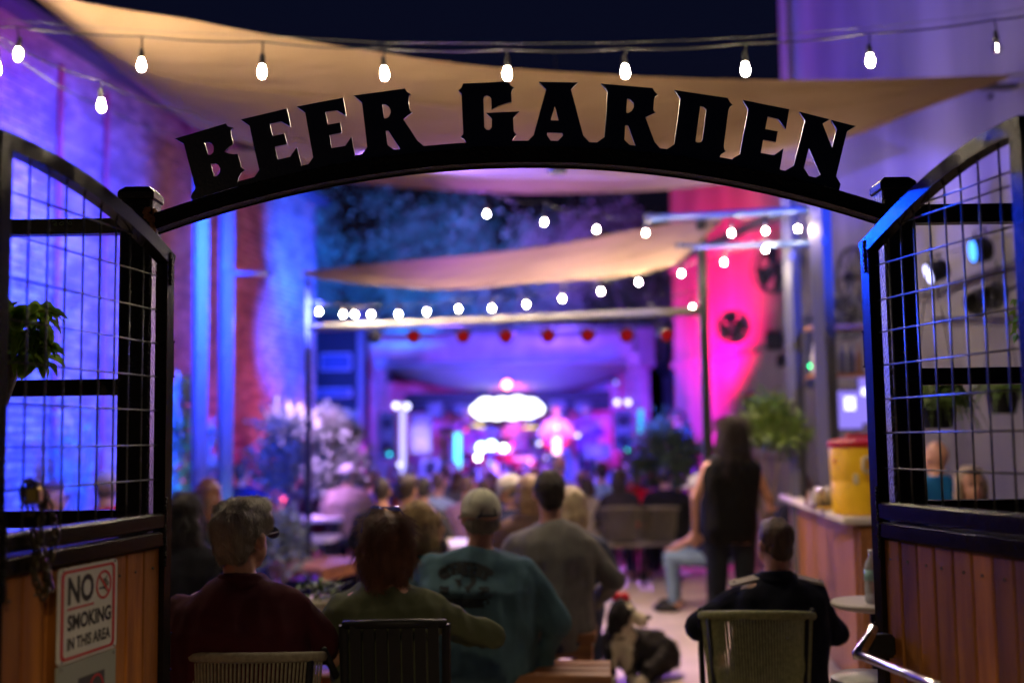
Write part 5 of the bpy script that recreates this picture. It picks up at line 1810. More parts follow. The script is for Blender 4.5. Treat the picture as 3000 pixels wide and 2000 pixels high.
# ------------------------------------------------------------------ furniture
def rope_chair(label, px, py_top, Y, width, m, yaw=0, n=44, h=.82, tilt=0):
    """barrel chair with rope back: rail top at height of py_top"""
    c = at(px, py_top, Y)
    g = T('rope_chair', label, 'chair', (c.x, Y, 0), 'rope back chairs', R(yaw))
    zt = c.z
    w2 = width / 2

    def rail(t, z, r=1.0):     # t -1..1 round the back (concave to +Y)
        a = t * R(62)
        return V((math.sin(a) / math.sin(R(62)) * w2 * r, (1 - math.cos(a)) * w2 * 1.0 - .0, z))
    top = [rail(t, zt - .02 * t * t) for t in np.linspace(-1, 1, 25)]
    MB().tube(top, .017, 8).obj('top_rail', m, g, world=False, smooth=True)
    low = [rail(t, .47, .86) for t in np.linspace(-1, 1, 25)]
    MB().tube(low, .014, 8).obj('lower_rail', M['black'], g, world=False, smooth=True)
    for k in range(n):
        t = -0.97 + 1.94 * k / (n - 1)
        a = rail(t, zt - .02 * t * t)
        b = rail(t, .47, .86)
        MB().tube([a, a.lerp(b, .5) + V((0, -.008, 0)), b], .0042, 5).obj('rope', m, g, world=False)
    for s in (-1, 1):
        e = rail(s, zt)
        f = V((s * w2 * .98, .46, .66))
        MB().tube([e, f, V((s * w2 * .92, .50, .0))], .013, 8).obj('arm', M['black'], g, world=False, smooth=True)
        MB().tube([rail(s * .8, zt - .02), rail(s * .8, .47, .86), V((s * w2 * .8, -.02, 0))], .013, 8).obj('leg', M['black'], g, world=False, smooth=True)
    MB().box((0, .25, .44), (width * .86, .46, .06), bev=.02).obj('seat', m, g, world=False)
    return g


rope_chair('pale olive rope back chair under the maroon shirt man at the left gate leaf', 695, 1926, 3.72, .50, M['rope_beige'], yaw=-4)
rope_chair('olive green rope back chair under the man in uniform', 2222, 1800, 4.42, .43, M['rope_green'], yaw=-8)
rope_chair('beige rope back chair under the dark curled woman near the shrub', 1826, 1486, 11.95, .48, M['rope_beige'], n=22)
rope_chair('beige rope back chair next to the dark curled woman, closer to the standing woman', 1935, 1486, 12.05, .46, M['rope_beige'], n=22)
# black slatted chair of the woman in olive
c = at(1156, 1828, 3.86)
g = T('slat_chair', 'black slatted chair back behind the woman in olive green', 'chair', (c.x, 3.86, 0))
w2 = .172
for s in (-1, 1):
    MB().tube([(s * w2, 0, c.z), (s * w2 * .98, .05, .46), (s * w2 * .95, -.02, 0)], .015, 8).obj('leg', M['black'], g, world=False)
    MB().tube([(s * w2, .42, .46), (s * w2, .43, 0)], .014, 8).obj('leg', M['black'], g, world=False)
MB().tube([(-w2, 0, c.z), (-w2 * .3, -.02, c.z + .006), (w2 * .3, -.02, c.z + .006), (w2, 0, c.z)], .016, 8).obj('top_rail', M['black'], g, world=False, smooth=True)
MB().tube([(-w2, .04, .52), (w2, .04, .52)], .013, 8).obj('lower_rail', M['black'], g, world=False)
for k in range(7):
    x = -w2 + 2 * w2 * (k + 1) / 8
    MB().bar([(x, -.015, c.z), (x, .035, .52)], (0, 1, 0), .036, .012).obj('slat', M['black'], g, world=False)
MB().box((0, .22, .46), (.36, .42, .035), bev=.01).obj('seat', M['black'], g, world=False)


def bench(label, a, b, depth, zt, m='wood', n=3, group='wooden benches', leg='wood'):
    a, b = V(a), V(b)
    u = (b - a); u.z = 0
    L = u.length
    u.normalize()
    v = V((-u.y, u.x, 0))
    c = (a + b) / 2
    g = T('bench', label, 'bench', (c.x, c.y, 0), group)
    rt_ = Matrix((u, v, V((0, 0, 1)))).transposed()
    for k in range(n):
        o_ = (k - (n - 1) / 2) * depth / n
        MB().box(V((c.x, c.y, zt - .022)) + v * o_, (L, depth / n - .008, .044), rt_, bev=.005).obj('plank', M[m], g)
    MB().box(V((c.x, c.y, zt - .085)) - v * (depth / 2 - .03), (L * .96, .03, .08), rt_, bev=.004).obj('apron', M[m], g)
    MB().box(V((c.x, c.y, zt - .085)) + v * (depth / 2 - .03), (L * .96, .03, .08), rt_, bev=.004).obj('apron', M[m], g)
    for s in (-1, 1):
        if leg == 'panel':
            MB().box(V((c.x, c.y, (zt - .125) / 2)) + u * s * (L / 2 - .12), (.07, depth * .8, zt - .125), rt_, bev=.005).obj('leg', M['black'], g)
        else:
            for q in (-1, 1):
                MB().box(V((c.x, c.y, (zt - .05) / 2)) + u * s * (L / 2 - .06) + v * q * (depth / 2 - .05), (.07, .07, zt - .05), rt_, bev=.005).obj('leg', M[m], g)
    return g


xr_b = (1768 - 1500) * 5.15 / FPX
bench('honey coloured wooden bench under the teal shirt man', (xr_b - 1.75, 5.25, 0), (xr_b, 5.1, 0), .36, .545)
bench('dark bench beyond the teal shirt man where the grey sweater man sits', (-.55, 6.15, 0), (.42, 6.05, 0), .34, .56, n=2)
bench('wooden bench on black panel legs in the open floor left of centre', at(868, 1600, 10.0).xy.to_3d(), at(1015, 1590, 10.9).xy.to_3d(), .5, .47, leg='panel')


def table(label, px, py, Y, w_, d_, zt=.74, m='table_white', rz_=0, group='courtyard tables'):
    c = at(px, py, Y)
    g = T('table', label, 'table', (c.x, Y, 0), group, R(rz_))
    n = 4
    for k in range(n):
        MB().box((0, (k - 1.5) * d_ / n, zt - .02), (w_, d_ / n - .006, .04), bev=.005).obj('plank', M[m], g, world=False)
    for sx in (-1, 1):
        for sy in (-1, 1):
            MB().box((sx * (w_ / 2 - .06), sy * (d_ / 2 - .06), (zt - .04) / 2), (.06, .06, zt - .04), bev=.004).obj('leg', M['black'], g, world=False)
    return g


table('low table with white paper and food between the maroon and olive guests', 950, 1900, 5.6, .75, .8, .76, 'wood')
bench('short orange wooden bench before the low food table', (-1.0, 4.95, 0), (-.66, 4.93, 0), .3, .5, n=2)
table('pale tabletop in front of the plaid jacket man', 880, 1490, 12.6, 1.0, .8)
table('pale second tabletop nearer the potted plants', 870, 1530, 11.6, .8, .6, .6)
table('pale round topped table behind the white capped man', 1330, 1500, 9.2, 1.4, .7)
table('table by the crowd right of the dark curled woman', 2010, 1520, 13.6, .9, .7)
# food and paper on the near table
c = V(((945 - 1500) * 5.4 / FPX, 5.4, .762))
g = T('food_basket', 'paper lined basket of green food on the table between the near couple', 'food', tuple(c))
MB().lathe([(.10, 0), (.13, .04), (.135, .05), (.12, .045), (.09, .01)], c, 16).obj('basket', M['pale_plastic'], g)
mb = MB()
for k in range(110):
    mb.leafq(c + V((random.gauss(0, .055), random.gauss(0, .05), .04 + random.random() * .09)), (random.gauss(0, 1), random.gauss(0, 1), .4), (0, 0, 1), .05, .03)
mb.obj('salad', M['leaf'], g)
c = V(((925 - 1500) * 5.28 / FPX, 5.27, .762))
g = T('paper_napkin', 'white paper sheet hanging over the near table edge', 'paper', tuple(c))
MB().add([c + V(p) for p in ((-.1, -.08, .004), (.08, -.1, .004), (.1, .08, .006), (-.08, .1, .004))], [(0, 1, 2, 3)]).add([c + V(p) for p in ((-.1, -.08, .002), (.08, -.1, .002), (.1, .08, .003), (-.08, .1, .002))], [(3, 2, 1, 0)]).obj('sheet', mat('paper', (.7, .68, .68), .8), g)

# ------------------------------------------------------------------ bar counter, cooler, bottle, side table
bx0, by0, bx1, by1 = 2.0, 6.87, 2.26, 9.6
bd = V((bx1 - bx0, by1 - by0, 0)).normalized()
bs = V((bd.y, -bd.x, 0))
cb = V((bx0, by0, 0))
BL = (V((bx1, by1, 0)) - cb).length
bar = T('bar_counter', 'long wooden bar counter with thick top carrying the yellow cooler', 'bar counter', (bx0, by0, 0))
rt_ = Matrix((bs, bd, V((0, 0, 1)))).transposed()
bc = cb + bd * BL / 2 + bs * .35
MB().box(bc + V((0, 0, 1.035)), (.78, BL + .06, .04), rt_, bev=.006).obj('top', M['table_white'], bar)
MB().box(bc + V((0, 0, .5)) + bs * .02, (.62, BL - .06, 1.0), rt_).obj('carcass', M['barwood'], bar)
for k in range(18):
    MB().box(cb + bd * (.07 + (BL - .1) * (k + .5) / 18) + bs * .045 + V((0, 0, .52)), (.02, (BL - .1) / 18 - .006, .96), rt_, bev=.003).obj('plank', M['barwood'], bar)
for (x, z, w_, h_) in ((.37, .96, .64, .08), (.37, .08, .64, .12), (.09, .52, .08, .8), (.64, .52, .08, .8), (.37, .5, .4, .68)):
    MB().box(cb + bs * x + bd * (.012 if w_ != .4 else .022) + V((0, 0, z)), (w_, .04, h_), rt_, bev=.006).obj('end_panel', M['barwood'], bar)
c = V((2.16, 7.12, 1.056))
g = T('drink_cooler', 'round yellow drink cooler with red lid standing on the bar counter', 'cooler', tuple(c))
MB().lathe([(.160, 0), (.178, .006), (.183, .03), (.185, .20), (.1835, .206), (.186, .212), (.19, .40), (.186, .425), (.17, .43)], c, 32).obj('body', M['yellow'], g, smooth='auto')
MB().lathe([(.195, .415), (.199, .425), (.197, .45), (.17, .462), (.12, .47), (.003, .472)], c, 32).obj('lid', M['red_plastic'], g, smooth='auto')
MB().tube([c + V((-.1, 0, .46)), c + V((-.08, 0, .485)), c + V((.08, 0, .485)), c + V((.1, 0, .46))], .012, 8).obj('lid_grip', M['red_plastic'], g, smooth=True)
hd = V((-.42, -.907, 0)).normalized()
hs_ = V((.907, -.42, 0))
hc0 = c + V((.005, -.198, .31))
ring = [(-.055, .03), (-.045, .042), (.045, .042), (.055, .03), (.055, -.03), (.045, -.042), (-.045, -.042), (-.055, -.03)]
MB().tube([hc0 + V((1, 0, 0)) * x + V((0, -.012, z)) for x, z in ring], .011, 8, closed=True).obj('handle', M['pale_plastic'], g, smooth=True)
MB().box(c + V((-.085, -.165, .225)), (.03, .012, .06), Matrix.Rotation(-.45, 3, 'Z'), bev=.005).obj('tag', M['pale_plastic'], g)
MB().box(c + V((.03, -.187, .385)), (.025, .012, .06), bev=.004).obj('latch', M['red_plastic'], g)
MB().ell(c + V((-.178, -.06, .33)), (.012, .014, .014), 8, 6).obj('latch', M['red_plastic'], g)
c = V((2.06, 7.55, 1.056))
g = T('condiment_rack', 'metal condiment rack with jars on the bar beside the yellow cooler', 'rack', tuple(c))
MB().box(c + V((0, 0, .02)), (.2, .14, .03), bev=.01).obj('tray', M['chrome'], g)
for k in range(5):
    MB().lathe([(.025, 0), (.028, .08), (.015, .1), (.015, .12), (.004, .122)], c + V((-.07 + .04 * k, random.uniform(-.03, .03), .03)), 10).obj('jar', M['chrome'] if k % 2 else M['pale_plastic'], g, smooth=True)
for k, (dx, dy) in enumerate(((-.02, .35), (.05, .5))):
    g = T('tumbler', 'clear tumbler on the bar, %s the condiment rack' % ('nearest behind' if k == 0 else 'farther behind'), 'glass', (2.05 + dx, 7.55 + dy, 1.056), 'glasses on the bar')
    MB().lathe([(.03, 0), (.036, .11), (.034, .11), (.028, .005)], (2.05 + dx, 7.55 + dy, 1.056), 14).obj('glass', clear, g, smooth=True)
# round side table and water bottle
tb = at(2566, 1765, 4.55)
g = T('side_table', 'small round pale side table beside the gate stile', 'table', (tb.x, 4.55, 0))
zt = tb.z
MB().lathe([(.15, -.02), (.17, -.012), (.175, 0), (.17, .006), (.003, .006)], (tb.x, 4.55, zt), 36).obj('top', M['table_white'], g, smooth='auto')
MB().tube([(tb.x, 4.55, zt - .02), (tb.x, 4.55, .03)], .025, 10).obj('stem', M['black'], g)
MB().lathe([(.18, 0), (.17, .02), (.04, .04)], (tb.x, 4.55, 0), 24).obj('base', M['black'], g)
bt = V(((2532 - 1500) * 4.5 / FPX, 4.5, zt + .007))
g = T('water_bottle', 'clear plastic water bottle with a pale label on the round side table', 'bottle', tuple(bt))
pl_ = bpy.data.materials.new('bottle_plastic')
pl_.use_nodes = True
q = pl_.node_tree.nodes["Principled BSDF"]
q.inputs["Base Color"].default_value = (.9, .95, 1, 1); q.inputs["Roughness"].default_value = .12; q.inputs["Transmission Weight"].default_value = .6; q.inputs["IOR"].default_value = 1.25
MB().lathe([(.026, 0), (.032, .006), (.032, .03), (.030, .036), (.032, .042), (.032, .07), (.030, .076), (.032, .082), (.032, .135), (.027, .155), (.014, .178), (.0125, .19)], bt, 24).obj('bottle_body', pl_, g, smooth=True)
MB().lathe([(.0328, .088), (.0328, .13)], bt, 24).obj('label_band', mat('bottle_label', (.30, .55, .55), .5), g, smooth=True)
MB().lathe([(.0145, .188), (.0145, .203), (.012, .205)], bt, 16).obj('cap', mat('cap_white', (.7, .7, .7), .5), g)
# dark round trash lid by the push bar
c = at(2540, 1985, 3.6)
g = T('steel_bin', 'round brushed steel bin top below the push bar', 'bin', (c.x, 3.6, 0))
MB().lathe([(.10, 0), (.105, .02), (.105, c.z - .03), (.11, c.z - .02), (.108, c.z), (.09, c.z + .012), (.003, c.z + .02)], (c.x, 3.6, 0), 28).obj('body', mat('brushed', (.14, .14, .14), .35, .9), g, smooth='auto')
# menu screens behind the bar
for (px, py, w_, h_, lab) in ((2487, 1200, .22, .34, 'violet glowing menu screen on the wall behind the bar'), (2530, 1170, .12, .42, 'narrow violet glowing screen next to the menu screen')):
    c = at(px, py, 9.4)
    g = T('menu_screen', lab, 'screen', tuple(c), 'glowing screens behind the bar')
    MB().box(c, (w_, .05, h_), bev=.01).obj('frame', M['darkgrey'], g)
    MB().box(c - V((0, .028, 0)), (w_ - .03, .01, h_ - .03)).obj('display', emis('screen_violet', (.32, .24, 1.0), 1.0), g)
    MB().box(c + V((0, -.035, h_ * .15)), (w_ * .4, .006, w_ * .5)).obj('bright_patch', emis('screen_bright', (.6, .6, 1.0), 3.0), g)
c = at(2465, 1100, 9.0)
g = T('bar_shelf', 'wooden shelf of boxes and bottles on the wall behind the bar', 'shelf', tuple(c))
for dz in (0, .38):
    MB().box(c + V((.1, 0, dz)), (.7, .25, .03)).obj('board', M['wood'], g)
for k in range(9):
    MB().lathe([(.03, 0), (.03, .14), (.012, .19), (.012, .24)], c + V((-.2 + .07 * k, random.uniform(-.05, .05), .015)), 8).obj('bottle', random.choice([M['barwood'], M['darkgrey'], M['pale_plastic']]), g)

# ------------------------------------------------------------------ stage
stg = T('stage', 'raised stage platform at the far end of the courtyard', 'stage', (0, 19.5, 0))
x0, x1 = at(1100, 1300, 18.4).x, at(1890, 1300, 18.4).x
MB().box(((x0 + x1) / 2, 20.0, SZ / 2), (x1 - x0, 3.2, SZ), bev=.02).obj('platform', M['darkgrey'], stg)
for k in range(8):
    MB().box((x0 + (x1 - x0) * (k + .5) / 8, 18.385, SZ / 2), ((x1 - x0) / 8 - .02, .02, SZ - .04)).obj('front_panel', M['darkgrey'], stg)
fr = T('stage_truss', 'blue lit truss frame standing round the stage', 'truss', (x0, 18.3, 0), 'stage fittings')
zt = zc(1056, 18.3)
for px in (1117, 1856):
    x = at(px, 1200, 18.3).x
    mb = MB()
    for dx in (-.07, .07):
        for dy in (-.07, .07):
            mb.tube([(x + dx, 18.3 + dy, 0), (x + dx, 18.3 + dy, zt)], .018, 6)
    for k in range(14):
        z = zt * k / 14
        mb.tube([(x - .07, 18.23, z), (x + .07, 18.23, z + zt / 14)], .01, 5)
        mb.tube([(x + .07, 18.37, z), (x - .07, 18.37, z + zt / 14)], .01, 5)
    mb.obj('upright', M['plaster'], fr)
    MB().box((x, 18.3, zt), (.2, .2, .2), bev=.02).obj('corner_block', M['plaster'], fr)
xa, xb = at(1117, 1200, 18.3).x, at(1856, 1200, 18.3).x
MB().tube([(xa, 18.3, zt - .06), (xb, 18.3, zt - .03)], .05, 10).obj('top_beam', M['plaster'], fr, smooth=True)
bdp = T('stage_backdrop', 'pleated curtain backdrop across the back of the stage', 'curtain', (0, 21.2, SZ))
vs = []
n = 90
xa2, xb2 = at(1262, 1200, 21.2).x, at(1812, 1200, 21.2).x
zt2 = zc(1185, 21.2)
for i in range(n):
    x = xa2 + (xb2 - xa2) * i / (n - 1)
    y = 21.2 + .05 * math.sin(i * 1.3) + .02 * math.sin(i * 2.9)
    vs += [(x, y, SZ), (x, y, zt2)]
MB().add(vs, [(2 * i, 2 * i + 2, 2 * i + 3, 2 * i + 1) for i in range(n - 1)]).obj('curtain', mat('curtain', (.42, .33, .42), .85), bdp, smooth=True)
rfz = zc(1150, 20.0)
rf = T('stage_roof', 'dark slatted roof fascia under the draped canopy of the stage', 'roof', (0, 19.8, rfz), 'stage fittings')
for k in range(4):
    MB().box(((xa + xb) / 2, 19.75 + k * .02, rfz - .04 - k * .085), (xb - xa - .5, .3, .08), bev=.01).obj('slat', M['black'], rf)
for (dx, hh) in ((-1.25, .3), (-.75, .22), (.85, .3), (1.3, .24)):
    MB().box(((xa + xb) / 2 + dx, 19.55, rfz - .3), (.3, .2, hh), bev=.03).obj('hung_lamp', M['darkgrey'], rf)
# glowing cloud shaped sign
c = at(1486, 1195, 19.2)
cs_ = T('cloud_sign', 'blazing white cloud shaped light sign above the band', 'light sign', tuple(c), 'stage fittings')
sx, sz = 100 * 19.2 / FPX, 36 * 19.2 / FPX
outl = []
lob = [(-.88, -.1, .22, .5), (-.6, .35, .32, .55), (-.15, .42, .3, .5), (.3, .5, .3, .5), (.68, .3, .28, .5), (.9, -.1, .2, .5), (.6, -.45, .3, .45), (.15, -.55, .3, .4), (-.3, -.55, .3, .4), (-.7, -.5, .28, .42)]
mb = MB()
for (x, z, rx, rz_) in lob:
    mb.ell(c + V((x * sx, 0, z * sz)), (rx * sx, .06, rz_ * sz), 14, 8)
mb.ell(c, (sx * .85, .07, sz * .75), 20, 8)
me = remesh(mb, .035, 'panel', 2)
o = link('panel', me, emis('cloud_glow', (.85, .88, 1.0), 5), cs_)
me.transform(Matrix.Translation(-c))
for dx in (-.4, .4):
    MB().tube([c + V((dx, .03, .1)), c + V((dx, .03, .62))], .012, 5).obj('hanger', M['black'], cs_)
c = at(1485, 1126, 18.6)
g = par_can(c, (0, -1, -.25), .085, .18, 'lens_red', 'bright red spotlight hanging above the cloud sign', 'stage fittings')
for o in kids(g):
    if o.name.startswith('lens'):
        o.material_slots[0].link = 'OBJECT'
        o.material_slots[0].material = emis('lens_red_bright', (1.0, .25, .2), 12)


def pa(px0, px1, py0, py1, Y, label, m='backwall', name='loudspeaker', cat='speaker', parts=2, front='black'):
    a, b = at(px0, py0, Y), at(px1, py1, Y)
    w_, h_ = abs(b.x - a.x), abs(a.z - b.z)
    c = (a + b) / 2
    g = T(name, label, cat, (c.x, Y, b.z), 'stage equipment')
    MB().box((c.x, Y + .2, c.z), (w_, .4, h_), bev=.02).obj('cabinet', M[m], g)
    for k in range(parts):
        MB().lathe([(min(w_, h_ / parts) * .4, 0), (min(w_, h_ / parts) * .36, -.012), (min(w_, h_ / parts) * .1, .02)], (c.x, Y - .005, b.z + h_ * (k + .5) / parts), 16, (0, -1, 0)).obj('driver', M[front], g)
    return g


pa(1110, 1158, 1205, 1345, 18.2, 'tall blue lit loudspeaker stack at the left of the stage', 'darkgrey')
pa(1800, 1856, 1200, 1320, 18.2, 'tall deep blue loudspeaker stack at the right of the stage', 'darkgrey')
pa(1200, 1264, 1213, 1330, 18.8, 'pale equipment cabinet left of the band with a bright top strip', 'plaster', 'amp_cabinet', 'amplifier', 2, 'backwall')
pa(1710, 1790, 1300, 1345, 18.8, 'low pale keyboard case at the right of the stage', 'plaster', 'keyboard_case', 'case', 1, 'backwall')
pa(1232, 1290, 1345, 1390, 18.3, 'low monitor wedge at the front left of the stage', 'backwall', 'floor_monitor', 'monitor', 1)


def glow_bar(px, py0, py1, Y, w_, col, s_, label, name='light_tube'):
    a, b = at(px, py0, Y), at(px, py1, Y)
    g = T(name, label, 'light tube', (b.x, Y, b.z), 'glowing stage lights')
    MB().tube([a, b], w_, 10).obj('tube', emis('glow', col, s_), g, smooth=True)
    MB().tube([b, V((b.x, Y, SZ))], .015, 6).obj('stand', M['black'], g)
    return g


glow_bar(1180, 1180, 1385, 18.1, .045, (.42, .40, 1.0), 2.2, 'tall pale violet light column at the left of the stage')
glow_bar(1341, 1268, 1370, 17.9, .055, (.10, .62, 1.0), 3.2, 'aqua glowing light tube left of the drum kit')
glow_bar(1877, 1198, 1268, 18.0, .04, (.02, .55, .8), 1.4, 'teal light tube right of the deep blue loudspeakers')
glow_bar(1631, 1280, 1330, 18.2, .06, (1.0, .55, .8), 4, 'pink white glowing tube standing for the brightly lit guitarist')  # glow added in place of strong light on the guitarist


def led(px, py, Y, r, col, s_, label, name='stage_light'):  # glowing balls stand for bright points on stage, gear glints among them
    c = at(px, py, Y)
    g = T(name, label, 'stage light', tuple(c), 'small glowing stage lights')
    MB().ell(c, r, 10, 8).obj('lens', emis('led', col, s_), g, smooth=True)
    MB().lathe([(r * .8, 0), (r * 1.1, r), (r * .6, r * 1.8)], c, 10, (0, 1, 0)).obj('housing', M['black'], g)


for args in [(1160, 1188, 18.2, .05, (.6, .6, 1), 5, 'left one of the pair of white violet lamps on the left stage truss'), (1192, 1190, 18.2, .05, (.6, .6, 1), 5, 'right one of the pair of white violet lamps on the left stage truss'),
             (1808, 1178, 18.2, .045, (.6, .6, 1), 4, 'left one of the pair of violet lamps on the right stage truss'), (1840, 1178, 18.2, .045, (.6, .6, 1), 4, 'right one of the pair of violet lamps on the right stage truss'),
             (1476, 1312, 17.8, .05, (1, 1, 1), 14, 'white round lamp right of the bright drum head'), (1400, 1340, 17.8, .045, (1, 1, 1), 12, 'white round lamp low left of the drum head'),
             (1410, 1310, 17.9, .075, (.6, .85, 1), 9, 'large white cyan glow added on the lit left side of the drum kit'), (1440, 1304, 17.9, .075, (.6, .85, 1), 9, 'large white cyan glow added on the lit centre of the drum kit'),  # two glowing balls added where the drums are strongly lit
             (1631, 1252, 18.2, .03, (.8, .75, 1), 4, 'pale round lamp above the pink white tube'), (1692, 1275, 18.2, .03, (.8, .7, 1), 4, 'pale violet lamp right of the guitarist'),
             (1580, 1298, 18.2, .03, (.8, .75, 1), 4, 'pale lamp between drums and guitarist'), (1600, 1340, 18, .025, (.6, .4, 1), 3, 'violet lamp low by the guitarist'),
             (1553, 1355, 17.6, .03, (1, .3, .8), 4, 'pink lamp low right of the drum kit'), (1632, 1383, 17, .022, (1, .02, .3), 5, 'magenta lamp above the bending man'),
             (1436, 1355, 17.7, .03, (.3, .4, 1), 3, 'blue lamp under the drum head'), (1141, 1330, 17.4, .025, (.02, .55, .6), 5, 'teal indicator lamp on the left speaker stack'),
             (1836, 1319, 17.4, .025, (.02, .7, .35), 4, 'green indicator lamp by the right speaker stack'), (1832, 1362, 17, .025, (.4, .1, .9), 3, 'violet lamp below the green indicator'),
             (1170, 1360, 17.4, .035, (.5, .5, 1), 4, 'pale violet lamp at the foot of the light column'), (1305, 1385, 16.8, .03, (1, .1, .5), 3, 'pink lamp above the slate blue guest'),
             (1804, 1120, 18.0, .03, (.25, .25, 1), 2.5, 'blue lamp under the right end of the stage canopy'), (1062, 1350, 15, .035, (1, .35, .5), 1.6, 'peach lamp above the plaid jacket man'),
             (1365, 1260, 18.2, .03, (1, .1, .35), 3.0, 'rose lamp left of the cloud sign'), (1500, 1300, 18.4, .03, (1, .0, .3), 4, 'crimson lamp in front of the drummer')]:
    led(*args)
dk = T('drum_kit', 'drum kit at the centre of the stage under the cloud sign', 'drum kit', (at(1440, 1330, 19.0).x, 19.0, SZ), 'stage equipment')
dc = V((at(1440, 1330, 19.0).x, 19.0, SZ))
M['drum'] = mat('drum_shell', (.5, .03, .06), .25, 0, coat=.5)
M['drumhead'] = mat('drum_head', (.75, .75, .75), .5)
for (dx, dz, r, l_, ax) in ((0, .32, .3, .4, (0, -1, .05)), (-.25, .75, .16, .2, (0, -.5, 1)), (.2, .75, .16, .2, (0, -.5, 1)), (.55, .5, .2, .35, (0, -.2, 1)), (-.55, .55, .18, .14, (0, -.2, 1))):
    f = MB().lathe([(r, -l_ / 2), (r, l_ / 2)], dc + V((dx, 0, dz)), 20, ax).obj('drum', M['drum'], dk, smooth='auto')
    MB().lathe([(r * .97, l_ / 2 + .004), (.003, l_ / 2 + .006)], dc + V((dx, 0, dz)), 20, ax).obj('head', M['drumhead'], f)
for (dx, dz) in ((-.7, 1.15), (.75, 1.2), (-.3, 1.25)):
    f = MB().lathe([(.003, .02), (.05, .015), (.22, 0), (.22, -.003)], dc + V((dx, .1, dz)), 20, (.1, -.3, 1)).obj('cymbal', mat('cymbal', (.8, .6, .25), .2, 1), dk, smooth=True)
    MB().tube([dc + V((dx, .1, dz)), dc + V((dx, .1, 0))], .012, 5).obj('stand', M['chrome'], f)
for k, (px, Y) in enumerate(((1355, 18.6), (1525, 18.5), (1640, 18.3))):
    x = at(px, 1300, Y).x
    g = T('microphone_stand', ('microphone stand left of the drum kit', 'microphone stand just right of the drum kit', 'microphone stand in front of the guitarist')[k], 'microphone stand', (x, Y, SZ), 'stage equipment')
    MB().tube([(x, Y, SZ), (x, Y, SZ + 1.45)], .012, 6).obj('pole', M['chrome'], g)
    MB().ell((x, Y - .05, SZ + 1.5), (.03, .05, .03), 10, 6).obj('microphone', M['black'], g)
    MB().lathe([(.14, 0), (.12, .015), (.02, .03)], (x, Y, SZ), 16).obj('base', M['black'], g)
gt = T('electric_guitar', 'red electric guitar held across the guitarist', 'guitar', (at(1625, 1300, 18.6).x, 18.6, SZ + 1))
c = V((at(1625, 1300, 18.6).x, 18.62, SZ + .93))
mb = MB().ell(c, (.2, .035, .15), 16, 8)
mb.ell(c + V((.12, 0, .04)), (.13, .03, .11), 12, 8)
mb.obj('body', M['red_plastic'], gt, smooth=True)
MB().bar([c + V((.15, -.03, .05)), c + V((.75, -.03, .3))], (0, 1, 0), .05, .02).obj('neck', M['wood'], gt)

# ------------------------------------------------------------------ plants
def shrub(label, px, py0, py1, Y, w_, nleaf, m, name='shrub', seed=1, size=.07, stems=6, pot=None):
    rnd = random.Random(seed)
    top = at(px, py0, Y).z
    bot = max(0, at(px, py1, Y).z) if py1 else 0
    x = at(px, py0, Y).x
    g = T(name, label, 'plant', (x, Y, 0), 'courtyard plants')
    z0 = 0
    if pot:
        MB().lathe([(w_ * .22, 0), (w_ * .3, pot * .9), (w_ * .31, pot), (w_ * .27, pot)], (x, Y, 0), 18).obj('pot', M['darkgrey'], g, smooth='auto')
        z0 = pot
    mb = MB()
    lf = MB()
    for k in range(stems):
        a = rnd.uniform(0, 6.28)
        e = V((x + math.cos(a) * w_ * .35, Y + math.sin(a) * w_ * .35, z0 + (top - z0) * rnd.uniform(.7, 1)))
        mb.tube([(x, Y, z0), (x + (e.x - x) * .3, Y, z0 + (e.z - z0) * .5), e], [.02, .014, .006], 5)
    mb.obj('stem', M['bark'], g)
    cs = []
    for k in range(14):
        u = rnd.random()
        cs.append((V((x + rnd.gauss(0, w_ * .22) * (1.2 - u), Y + rnd.gauss(0, w_ * .2), bot + (top - bot) * (u * .85 + .08))), w_ * rnd.uniform(.1, .22)))
    for k in range(nleaf):
        c, r = rnd.choice(cs)
        d = V((rnd.gauss(0, 1), rnd.gauss(0, 1), rnd.gauss(0, 1)))
        lf.leafq(c + d * r * .6, (d + V((0, 0, rnd.uniform(-.4, .9)))), (rnd.gauss(0, 1), rnd.gauss(0, 1), 1), size * rnd.uniform(.6, 1.3), size * .45)
    lf.obj('foliage', M[m], g)
    return g


shrub('pale shrub glowing violet left of the slim black pole', 845, 1215, 1450, 12.6, .85, 4500, 'leaf_grey', seed=4, size=.09)
shrub('tallest pale shrub glowing violet just right of the slim black pole', 965, 1190, 1440, 12.9, .8, 4500, 'leaf_grey', seed=5, size=.09)
shrub('dark green bush on the right of the stage below the hot pink wall', 1948, 1262, 1400, 13.0, .95, 3500, 'leaf_dark', seed=6, size=.08)
shrub('aqua lit tall plant at the foot of the brick wall beside the left gate leaf', 522, 1105, 1480, 9.6, .42, 2200, 'leaf_grey', seed=7, size=.07)
shrub('small aqua lit plant between the two blue lit posts', 618, 1240, 1480, 9.8, .35, 900, 'leaf_grey', seed=8, size=.06)
shrub('blue green low plant by the dining couple past the grey haired man', 815, 1500, 1640, 9.4, .45, 1500, 'leaf_grey', seed=9, size=.07)
shrub('leafy potted topiary behind the standing woman', 2245, 1195, 1290, 9.3, .62, 3000, 'leaf', seed=10, size=.07, pot=.3)
shrub('thin climbing plant on the brick wall behind the left gate mesh', 215, 1190, 1420, 9.5, .5, 250, 'leaf_grey', seed=12, size=.06, stems=12)
# lit wall planter strips beneath the violet wall
# large leafed hanging plant by the left gate leaf: every leaf a piece
pc = V(((82 - 1500) * 3.0 / FPX, 3.0, 1.85))
hp = T('hanging_plant', 'bright green broad leaved plant hanging behind the near stile of the left gate leaf', 'plant', tuple(pc), 'hanging plants')


